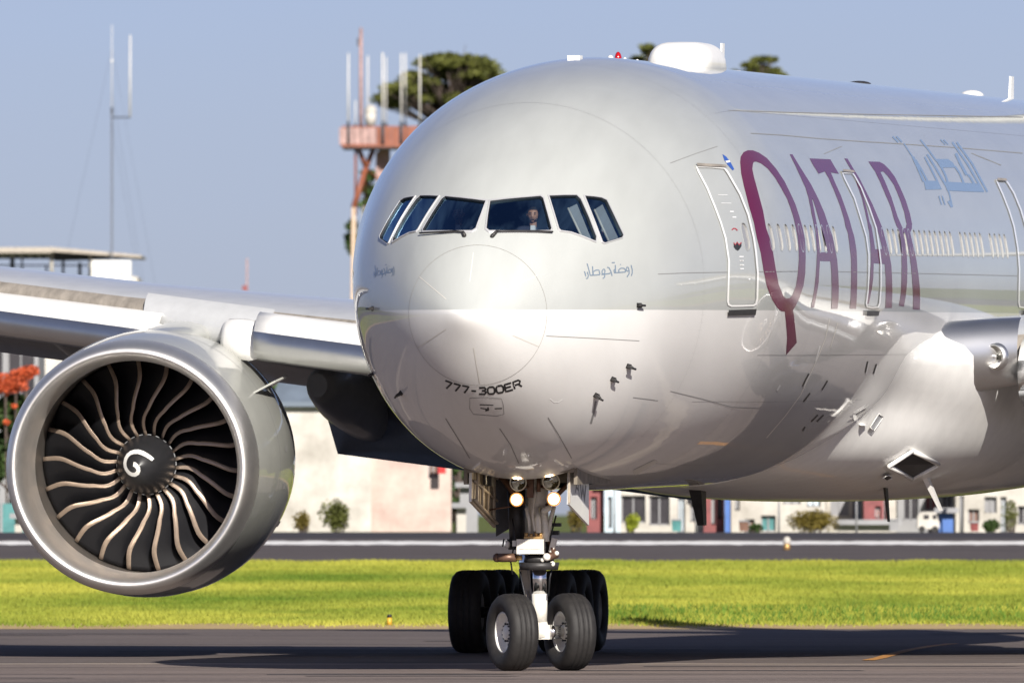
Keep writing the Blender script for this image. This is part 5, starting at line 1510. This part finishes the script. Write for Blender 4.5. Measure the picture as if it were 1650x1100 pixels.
def round_tree(px, ptop, pw, Y, label, seed, m=M_leafd, n=3500, size=.22, pbot=None, group='dark green trees left of the airliner nose', name='leafy_tree'):
    x = wx(px, Y); zg = gz(Y); sc = Y / FPX; top = wz(ptop, Y) - zg; hw = pw * sc / 2
    r = empty(name, (x, Y, zg)); tag(r, label, 'tree', group)
    q = random.Random(seed); mb = MB(); lim = MB(); base = top * .25 if pbot is None else wz(pbot, Y) - zg
    lim.tube([(0, 0, -.3), (.1, 0, base), (0, 0, top * .8)], [.22, .16, .05], 8)
    for k in range(16):
        a = q.uniform(0, 6.28); f = q.uniform(.05, 1); w_ = math.sin(math.pi * min(.97, f * .75 + .2))
        c = (hw * .75 * w_ * math.cos(a), hw * .7 * w_ * math.sin(a), base + (top - base) * f * .93); rad = hw * q.uniform(.3, .45)
        leaves(mb, c, (rad, rad, rad * .7), n // 16, size, seed * 53 + k)
        lim.tube([(0, 0, c[2] * .7), c], [.06, .02], 5)
    mb.build('crown', m, r); lim.build('trunk', M_bark, r); return r
round_tree(588, 258, 60, 1075, 'narrow dark tree standing behind the legs of the orange aerial tower', 21, M_leafd, 1600, .25, 420, 'trees round the aerial tower')
round_tree(420, 560, 120, 585, 'dark green tree between the engine and the airliner nose, nearest the engine', 22)
round_tree(480, 572, 130, 600, 'dark green tree between the engine and the airliner nose, nearest the nose', 23)
round_tree(18, 625, 90, 560, 'dark green hedge tree below the orange awning left of the engine', 24)
round_tree(-40, 640, 90, 565, 'dark green hedge tree cut by the left picture edge', 26)
round_tree(740, 735, 46, 560, 'small green tree just left of the nose gear doors', 25, M_leafd, 1500, .14)

# ---- aerial tower
YT = 1050; zt = wz(237, YT); zr = wz(205, YT)
tw = empty('aerial_tower', (wx(625, YT), YT, gz(YT))); tag(tw, 'orange and white steel tower with a railed platform crowded with white whip aerials', 'tower')
gx = lambda px: (px - 625) / FPX * YT
z_ = lambda py: wz(py, YT) - gz(YT)
m = MB()
hw = gx(697); 
for y in (-hw, hw):
    m.box((0, y, z_(206)), (2 * hw, .1, .10), 0); m.box((0, y, z_(236)), (2 * hw, .12, .2), 0)
    for k in range(13):
        m.box((-hw + 2 * hw * k / 12, y, z_(221)), (2 * hw / 12 - .05, .04, z_(207) - z_(234)), 1 if k < 5 else 0)
for x in (-hw, hw):
    m.box((x, 0, z_(206)), (.1, 2 * hw, .1), 0); m.box((x, 0, z_(236)), (.12, 2 * hw, .2), 0); m.box((x, 0, z_(221)), (.04, 2 * hw, z_(207) - z_(234)), 1)
m.box((0, 0, z_(239)), (2 * hw, 2 * hw, .12), 2)
m.build('railed_platform', [M_steelo, M_steelp, M_dsteel], tw)
m = MB()
for s in (-1, 1):
    for t in (-1, 1):
        p0 = (s * gx(660), t * gx(660), z_(270)); p1 = (s * gx(680), t * gx(680), z_(335)); p2 = (s * gx(685), t * gx(685), -.3)
        m.tube([p0, p1], .17, 8, 0); m.tube([p1, p2], .12, 8, 3)
        m.tube([(s * gx(673), t * gx(673), z_(238)), p0], .16, 6, 0); m.tube([(s * gx(647), t * gx(647), z_(238)), p0], .16, 6, 0)
        m.tube([(s * gx(677), t * gx(677), z_(238)), (s * gx(677), t * gx(677), z_(345))], .07, 6, 0)
    for k in range(9):
        za, zb3 = z_(270) * (1 - k / 9), z_(270) * (1 - (k + 1) / 9); wd = gx(662) + (gx(684) - gx(662)) * k / 9
        for u in (-1, 1):
            m.tube([(-wd, s * wd, za), (wd, s * wd, zb3)], .06, 5, k % 2); m.tube([(s * wd, -wd, za), (s * wd, wd, zb3)], .06, 5, k % 2); m.tube([(-wd, s * wd, zb3), (wd, s * wd, zb3)], .06, 5, k % 2)
m.build('lattice_leg', [M_steelo, M_steelw, M_steelw, M_steelc], tw)
m = MB(); m.box((gx(619), 0, z_(275)), (.75, .75, 3.0)); m.box((gx(608), -.6, z_(268)), (.2, .2, 1.8)); m.build('cable_shaft', M_steelp, tw)
for px, a, b, r_, y in ((562, 88, 204, .055, -hw), (572, 160, 204, .04, hw), (592, 88, 204, .05, hw), (617, 87, 204, .065, -hw), (622, 92, 204, .045, .5), (647, 88, 204, .055, -hw), (653, 85, 204, .055, .8), (677, 90, 196, .055, -hw)):
    m = MB(); m.cyl((gx(px), y, z_(b)), (gx(px), y, z_(a)), r_, r_ * .8, 8); m.cyl((gx(px), y - .1, z_(234)), (gx(px), y - .1, z_(198)), .1, .1, 8, 1); m.build('whip_aerial', [M_steelw, M_dsteel], tw)
m = MB(); m.cyl((gx(581.5), 0, z_(236)), (gx(581.5), 0, z_(49)), .13, .10, 8); m.sphere((gx(581.5), 0, z_(47)), .1, 8, 6); m.box((gx(577), 0, z_(68)), (.12, .12, .5), 1); m.build('pole_mast', [M_steelp, M_dsteel], tw)
m = MB(); m.sphere((gx(597.5), -hw * .8, z_(181)), (.38, .38, .42), 14, 10); m.cyl((gx(597.5), -hw * .8, z_(202)), (gx(597.5), -hw * .8, z_(180)), .33, .36, 14); m.cyl((gx(597), -hw * .8, z_(206)), (gx(597), -hw * .8, z_(200)), .2, .2, 8); m.build('white_radome', M_bwhite, tw)

# ---- roof canopy, water house, guyed mast
YC = 900
g = lambda px: wx(px, YC); zc = lambda py: wz(py, YC)
ob = empty('rooftop_building', (g(70), YC, gz(YC))); tag(ob, 'white block behind the wing with an open steel roof canopy on top', 'building')
L_ = lambda px: g(px) - g(70); H_ = lambda py: zc(py) - gz(YC)
m = MB(); m.box((L_(70), 4, H_(446) / 2), (g(214) - g(-90), 10, H_(446))); m.build('wall', M_bwhite, ob)
m = MB(); m.hexa([(L_(-90), -2, H_(408)), (L_(85), -2, H_(408)), (L_(85), 9, H_(408)), (L_(-90), 9, H_(408))], [(L_(-90), -2, H_(400)), (L_(85), -2, H_(399)), (L_(85), 9, H_(396)), (L_(-90), 9, H_(397))])
m.hexa([(L_(85), -2, H_(406)), (L_(229), -2, H_(416)), (L_(229), 9, H_(415)), (L_(85), 9, H_(406))], [(L_(85), -2, H_(399)), (L_(229), -2, H_(412)), (L_(229), 9, H_(411)), (L_(85), 9, H_(396))]); m.build('canopy_roof', M_cove, ob)
m = MB(); m.box((L_(0), 3, H_(411)), (g(80) - g(-90), 5, .25)); m.hexa([(L_(85), 1, H_(418)), (L_(150), 1, H_(416)), (L_(150), 6, H_(416)), (L_(85), 6, H_(418))], [(L_(85), 1, H_(407)), (L_(205), 1, H_(414)), (L_(205), 6, H_(414)), (L_(85), 6, H_(407))])
m.tube([(L_(-60), -1, H_(415)), (L_(80), -1, H_(415))], .06, 6); m.build('roof_beam', M_dsteel, ob)
m = MB()
for k in range(7):
    a = -20 + k * 14.3
    m.tube([(L_(a), -1.2, H_(414)), (L_(a + 3), -1.2, H_(407)), (L_(a + 14), -1.2, H_(414))], .045, 5)
m.build('roof_truss', M_steelw, ob)
for px, a, b, r_, mt, y in ((84, 400, 448, .10, M_bwhite, -1), (146.5, 411, 450, .10, M_bwhite, -1), (18, 412, 446, .12, M_dsteel, 2), (33, 412, 446, .05, M_dsteel, 3), (100, 414, 448, .07, M_dsteel, 2), (127, 422, 448, .09, M_dsteel, 2), (72, 426, 446, .05, M_dsteel, 3)):
    m = MB(); m.cyl((L_(px), y, H_(b)), (L_(px), y, H_(a)), r_, r_, 8); m.build('post', mt, ob)
m = MB(); m.tube([(L_(-60), 1, H_(427)), (L_(146), 1, H_(427))], .04, 5); m.build('railing', M_dsteel, ob)
m = MB(); m.box((L_(181), -1.6, H_(438)), (g(213) - g(150), 2.4, H_(422) - H_(456))); m.box((L_(177), -2.82, H_(443)), (.25, .03, .08), 1); m.box((L_(198), -2.82, H_(442)), (.3, .03, .08), 1); m.build('tank_room', [M_white, M_brown], ob)
ms = empty('radio_mast', (g(182), YC - 2.5, gz(YC))); tag(ms, 'tall thin guyed mast with a white whip aerial, above the roof canopy', 'mast')
m = MB(); lx = lambda px: g(px) - g(182)
for s, t in ((-.05, -.04), (.05, -.04), (0, .06)): m.tube([(s, t, -.2), (s, t, H_(185))], .016, 5, 2)
for k in range(60):
    za = H_(185) * k / 60; zb3 = H_(185) * (k + 1) / 60
    m.tube([(-.05, -.04, za), (.05, -.04, zb3)], .01, 4, 0)
m.tube([(0, 0, H_(188)), (0, 0, H_(100)), (0, 0, H_(42))], [.03, .02, .016], 6, 1); m.box((0, 0, H_(180)), (.14, .14, .35), 0); m.box((0, 0, H_(100)), (.1, .1, .15), 1); m.build('lattice_shaft', [M_dsteel, M_steelw, mat('mast_grey', (.13, .14, .16), .6)], ms)
m = MB(); m.tube([(0, 0, H_(191)), (lx(212), 0, H_(191))], .04, 6, 0); m.cyl((lx(211), 0, H_(190)), (lx(211.5), 0, H_(59)), .05, .035, 8, 1); m.build('side_aerial', [M_dsteel, M_steelw], ms)
for px0, py0, px1, py1, y in ((182, 80, 250, 460, 3), (182, 150, 235, 460, -3), (182, 80, 95, 460, 4), (182, 200, 228, 460, -2)):
    m = MB(); m.tube([(lx(px0), 0, H_(py0)), (lx(px1), y, H_(py1))], .005, 4); m.build('guy_wire', M_dsteel, ms)
fm = empty('light_mast', (wx(398, 950), 950, gz(950))); tag(fm, 'small pale mast with a red lamp box far behind the wing', 'mast')
m = MB(); m.tube([(0, 0, 0), (0, 0, wz(416, 950) - gz(950))], [.12, .05], 6); m.build('pole', M_steelp, fm)
m = MB(); m.box((-.12, 0, wz(464, 950) - gz(950)), (.3, .3, .3)); m.build('lamp_box', M_bred, fm)

# ---- buildings and parked things along the far side of the runway
def facade(name, px0, px1, ptop, Y, wall, label, cat, wins=(), roof=None, depth=6, group=None, base=None):
    z0 = gz(Y) if base is None else base
    r = empty(name, (wx((px0 + px1) / 2, Y), Y, z0)); tag(r, label, cat, group)
    w_ = wx(px1, Y) - wx(px0, Y); h = wz(ptop, Y) - z0; c = (px0 + px1) / 2
    # wall with real recesses: piers and lintels round each opening
    xs = sorted({px0, px1} | {q for a in wins for q in a[:2]}); m = MB()
    for i in range(len(xs) - 1):
        a, b = xs[i], xs[i + 1]; ops = sorted([(wz(q[3], Y) - z0, wz(q[2], Y) - z0) for q in wins if q[0] <= a and q[1] >= b]); zlo = -.1
        for lo, hi in ops + [(h, h)]:
            if lo > zlo + .01: m.box((wx((a + b) / 2, Y) - wx(c, Y), .15, (zlo + lo) / 2), (wx(b, Y) - wx(a, Y), .3, lo - zlo))
            zlo = hi
    m.box((0, depth / 2 + .32, h / 2 - .05), (w_ - .02, depth, h - .1)); m.build('wall', wall, r)
    for q in wins:
        x0, x1 = wx(q[0], Y) - wx(c, Y), wx(q[1], Y) - wx(c, Y); lo, hi = wz(q[3], Y) - z0, wz(q[2], Y) - z0
        m = MB(); m.box(((x0 + x1) / 2, .24, (lo + hi) / 2), (x1 - x0, .05, hi - lo)); o = m.build('window', q[4], r)
        m = MB(); t = .05
        for cx_, cz_, dx, dz in (((x0 + x1) / 2, lo + t / 2, x1 - x0, t), ((x0 + x1) / 2, hi - t / 2, x1 - x0, t), (x0 + t / 2, (lo + hi) / 2, t, hi - lo), (x1 - t / 2, (lo + hi) / 2, t, hi - lo), ((x0 + x1) / 2, (lo + hi) / 2, t, hi - lo)): m.box((cx_, .2, cz_), (dx - .003, .06, dz - .003))
        m.build('frame', M_bgrey, o)
    m = MB(); m.box((0, depth / 2, h + .08), (w_ + .3, depth + .7, .16)); m.build('roof', roof or M_bgrey, r)
    return r
YB = 522
facade('low_building', 976, 1134, 735, YB, M_bwhite, 'white low building with two dark openings right behind the nose gear', 'building', ((982, 992, 806, 856, M_pale), (1001, 1040, 798, 842, M_bdark), (1046, 1079, 798, 846, M_bdark), (1092, 1104, 800, 858, M_pale), (1112, 1122, 812, 840, M_bgrey)))
facade('low_building', 1178, 1330, 735, YB, M_bwhite, 'plain white low building behind the olive bush', 'building', ((1184, 1192, 800, 822, M_bgrey), (1200, 1216, 836, 858, M_brown), (1226, 1250, 830, 856, M_teal), (1262, 1290, 800, 812, M_bgrey), (1300, 1322, 800, 816, M_pale)))
facade('low_building', 1331, 1444, 738, YB + 1.5, M_bwhite, 'white low building with a grey window right of the olive bush', 'building', ((1338, 1368, 800, 830, M_bgrey), (1374, 1388, 800, 850, M_pale)))
facade('low_building', 1446, 1538, 738, YB + 3, M_bgrey, 'grey low building behind the white van', 'building', ((1455, 1480, 797, 838, M_bdark), (1490, 1510, 797, 822, M_bred), (1518, 1534, 797, 822, M_bdark)))
facade('low_building', 1540, 1740, 735, YB, M_bwhite, 'white low building with a brown shutter at the right picture edge', 'building', ((1546, 1553, 798, 858, M_pale), (1560, 1578, 820, 842, M_brown), (1586, 1606, 800, 826, M_bgrey), (1612, 1622, 800, 858, M_pale), (1640, 1660, 815, 845, M_bdark)))
facade('blue_column', 1168, 1176.5, 740, YB - 2, M_bblue, 'slim bright blue pillar between the dark red kiosk and the white building', 'pillar', depth=.5)
facade('kiosk', 1134, 1167, 775, YB - 1, M_bred, 'dark red kiosk with a pale door left of the blue pillar', 'kiosk', ((1146, 1153, 800, 845, M_bwhite), (1157, 1163, 800, 835, M_bgrey)), depth=2)
facade('kiosk', 1392, 1431, 775, YB - 1, M_bred, 'dark red kiosk with an orange panel standing on a white plinth', 'kiosk', ((1410, 1420, 815, 835, M_orange), (1424, 1429, 798, 845, M_bgrey)), depth=2, base=wz(846, YB - 1))
facade('plinth', 1352, 1445, 845, YB - 1.5, M_bwhite, 'low white plinth wall under the kiosk with the orange panel', 'wall', depth=1.2)
facade('kiosk', 946, 973, 770, YB - 1, M_bred, 'dark grey and red kiosk just right of the nose gear door', 'kiosk', ((952, 962, 800, 836, M_bdark),), depth=2)
facade('panel_wall', 974, 1000, 770, YB - 1.5, M_pale, 'pale blue panel wall left of the white building with two openings', 'wall', ((980, 986, 800, 850, M_bwhite),), depth=.5)
def van(px0, px1, ptop, Y, label, body, group=None):
    r = empty('van', (wx((px0 + px1) / 2, Y), Y, gz(Y))); tag(r, label, 'van', group)
    L = wx(px1, Y) - wx(px0, Y); h = wz(ptop, Y) - gz(Y)
    m = MB(); secs = []
    for x, a, b in ((-L / 2, .22, .85), (-L / 2 + .05, .18, .95), (-L * .25, .18, 1), (L * .25, .18, 1), (L * .36, .18, .94), (L * .46, .18, .62), (L / 2, .22, .52)):
        secs.append([(x, -.4, a * h), (x, -.4, b * h * .9), (x, -.32, b * h), (x, .5, b * h), (x, .6, b * h * .9), (x, .6, a * h)])
    m.loft(secs, 0, True, True, False); m.build('body', body, r)
    m = MB(); m.box((L * .28, -.405, h * .75), (L * .18, .012, h * .2)); m.box((-L * .1, -.405, h * .75), (L * .25, .012, h * .2)); m.build('window', M_bdark, r)
    for x in (-L * .3, L * .3):
        m = MB(); m.cyl((x, -.42, h * .16), (x, -.28, h * .16), h * .16, h * .16, 14); m.build('wheel', M_tyre, r)
    return r
van(1478, 1513, 824, 512, 'small white van parked in front of the grey building', M_bwhite)
facade('notice_board', 1513, 1536, 826, 513, M_bblue, 'bright blue board right of the white van', 'board', depth=.15)
bush('round_bush', wx(1309, 514), 514, gz(514), wx(1354, 514) - wx(1309, 514), wz(819, 514) - gz(514), M_leafo, 'wide olive brown bush in front of the plain white building', n=2600, size=.05, seed=3)
bush('lime_bush', wx(1016, 516), 516, gz(516), .32, wz(824, 516) - gz(516), M_leafy, 'lime green bush in front of the dark opening of the white building', n=900, size=.05, seed=4)
bush('green_bush', wx(1597, 515), 515, gz(515), .32, wz(836, 515) - gz(515), M_leafd, 'dark green bush below the brown shutter', n=900, size=.05, seed=5)
bush('sapling', wx(1629, 515), 515, gz(515), .35, wz(800, 515) - gz(515), M_leaf, 'thin olive sapling at the right end of the white building', n=420, size=.05, seed=6)
bush('low_shrub', wx(1218, 515), 515, gz(515), .3, wz(842, 515) - gz(515), M_leafd, 'small dark shrub by the teal window of the plain white building', n=400, size=.05, seed=7)
for i, (px, pt, lab) in enumerate(((990, 780, 'thin grey pole before the pale blue panel wall'), (1122, 770, 'thin grey pole left of the dark red kiosk by the blue pillar'), (1255, 775, 'thin grey pole left of the olive bush'), (1380, 780, 'thin grey pole right of the olive bush'), (1548, 775, 'thin grey pole right of the blue board'))):
    p_ = empty('lamp_pole', (wx(px, 511), 511, gz(511))); tag(p_, lab, 'pole', 'thin poles along the far service road')
    m = MB(); m.cyl((0, 0, 0), (0, 0, wz(pt, 511) - gz(511)), .035, .025, 8); m.build('shaft', M_bgrey, p_)
    m = MB(); m.box((0, -.15, wz(pt, 511) - gz(511)), (.12, .4, .06)); m.build('lamp_head', M_bgrey, p_)
def bin_(px, pt, w_, mt, lab):
    r = empty('waste_bin', (wx(px, 512), 512, gz(512))); tag(r, lab, 'bin'); h_ = wz(pt, 512) - gz(512)
    m = MB(); m.hexa([(-w_ * .42, -.2, .04), (w_ * .42, -.2, .04), (w_ * .42, .2, .04), (-w_ * .42, .2, .04)], [(-w_ / 2, -.25, h_), (w_ / 2, -.25, h_), (w_ / 2, .25, h_), (-w_ / 2, .25, h_)]); m.build('body', mt, r)
    m = MB(); m.box((0, 0, h_ + .025), (w_ * 1.08, .56, .05)); m.build('lid', M_bgrey, r)
bin_(1090, 838, .3, M_teal, 'teal waste bin between the two dark openings and the grey pole'); bin_(1198, 840, .28, M_brown, 'brown waste bin in front of the plain white building'); bin_(1440, 838, .3, M_bgrey, 'grey waste bin at the right end of the white plinth'); bin_(1570, 842, .26, M_bred, 'dark red waste bin below the brown shutter')
# pale house behind the jet exhaust
YH = 548
facade('pale_house', 440, 598, 655, YH, M_bwhite, 'white rendered house with a slate roof seen between engine and nose', 'house', (), M_broof, 7)
facade('pink_house', 598, 727, 668, YH + .5, M_pink, 'pale pink rendered house left of the nose gear', 'house', ((690, 706, 738, 770, M_brown),), M_broof, 7)
bush('lime_bush', wx(928, 519), 519, gz(519), .45, wz(808, 519) - gz(519), M_leafo, 'yellow green bush between the nose gear leg and the dark kiosk', n=900, size=.05, seed=14)
m = MB(); x0, z0 = W(712, 748, YH - .4); m.box((x0, YH - .4, z0), (.26, .1, .6)); o = m.build('red_sign', M_red); tag(o, 'small red sign board on the right corner of the pink house', 'sign')
hz = empty('slate_roof_house', (wx(505, 575), 575, gz(575))); tag(hz, 'steep slate blue roof showing between the wing and the white house', 'house')
m = MB(); a, b = wx(430, 575) - wx(505, 575), wx(600, 575) - wx(505, 575); e, t = wz(668, 575) - gz(575), wz(605, 575) - gz(575)
m.hexa([(a, 0, e), (b, 0, e), (b, 7, e), (a, 7, e)], [(a + .4, 3.2, t), (b - .4, 3.2, t), (b - .4, 3.8, t), (a + .4, 3.8, t)]); m.build('roof', M_broof, hz)
m = MB(); m.box(((a + b) / 2, 3.5, e / 2), (b - a - .4, 6.4, e)); m.build('wall', M_bgrey, hz)
bush('yellow_bush', wx(488, 520), 520, gz(520), .35, wz(818, 520) - gz(520), M_leafo, 'small yellow brown bush right beside the engine cowl', n=700, size=.05, seed=8)
bush('olive_bush', wx(545, 521), 521, gz(521), .6, wz(800, 521) - gz(521), M_leaf, 'olive green bush in front of the white house', n=1500, size=.06, seed=9)
facade('marker_post', 736, 751, 818, 514, M_bwhite, 'white post standing left of the nose gear door', 'post', depth=.3)
facade('utility_box', 741, 770, 785, 530, M_bgrey, 'grey utility box behind the white post left of the nose gear', 'box', depth=1)
# left edge
YL = 560
facade('shed', -90, 62, 530, YL + 8, M_bgrey, 'grey open shed with a pale fascia and a white post at the left picture edge', 'shed', ((-60, 4, 560, 640, M_bdark), (12, 55, 560, 640, M_bdark)), M_bwhite, 8)
fb = empty('flowering_bush', (wx(22, YL), YL - 1, gz(YL))); tag(fb, 'bush of bright orange flowers at the left edge beside the engine', 'bush')
m = MB(); m2 = MB()
for k, (px, py, rr) in enumerate(((-20, 622, .5), (0, 616, .5), (18, 614, .5), (34, 606, .42), (48, 598, .36), (30, 622, .34), (10, 628, .3), (24, 655, .12), (12, 680, .12), (-8, 668, .14))):
    leaves(m, (wx(px, YL) - wx(22, YL), 0, wz(py, YL) - gz(YL)), (rr, rr * .8, rr * .62), 330 if rr > .2 else 60, .07, 400 + k)
m.build('flower', M_orange, fb)
for k in range(5): m2.tube([(-.5 + .3 * k, .1, 0), (-.6 + .35 * k, .1, wz(625, YL) - gz(YL))], .04, 5)
m2.build('stem', M_bark, fb)
fr = empty('glass_fence', (wx(0, 515), 515, gz(515))); tag(fr, 'low teal glass screen with grey posts at the left edge of the runway', 'fence')
m = MB(); m.box((0, 0, wz(812, 515) - gz(515) - .45), (wx(34, 515) - wx(-60, 515), .04, .95)); m.build('screen', M_teal, fr)
for k in range(4): m = MB(); m.box((wx(-58 + 30 * k, 515) - wx(0, 515), -.05, .45), (.08, .08, 1.3)); m.build('post', M_bgrey, fr)
facade('marker_post', 24, 36, 835, 511, M_bwhite, 'short white post right of the teal glass screen', 'post', depth=.2)
# markers on the grass and runway edge
mk = empty('edge_marker', (wx(627.5, 327), 327, gz(327))); tag(mk, 'small yellow marker with a black cap on the near edge of the grass', 'marker')
m = MB(); m.cyl((0, 0, 0), (0, 0, .15), .055, .045, 10); m.build('stake', M_fyel, mk); m = MB(); m.cyl((0, 0, .15), (0, 0, .21), .05, .045, 10); m.build('cap', M_black, mk)
mk = empty('edge_light', (wx(1268, 462), 462, gz(462))); tag(mk, 'small pale orange light stub on the far runway edge', 'light')
m = MB(); m.cyl((0, 0, 0), (0, 0, .2), .10, .09, 10); m.build('base', M_gold, mk); m = MB(); m.sphere((0, 0, .26), (.11, .11, .13), 10, 8); m.build('lamp_head', M_bwhite, mk)
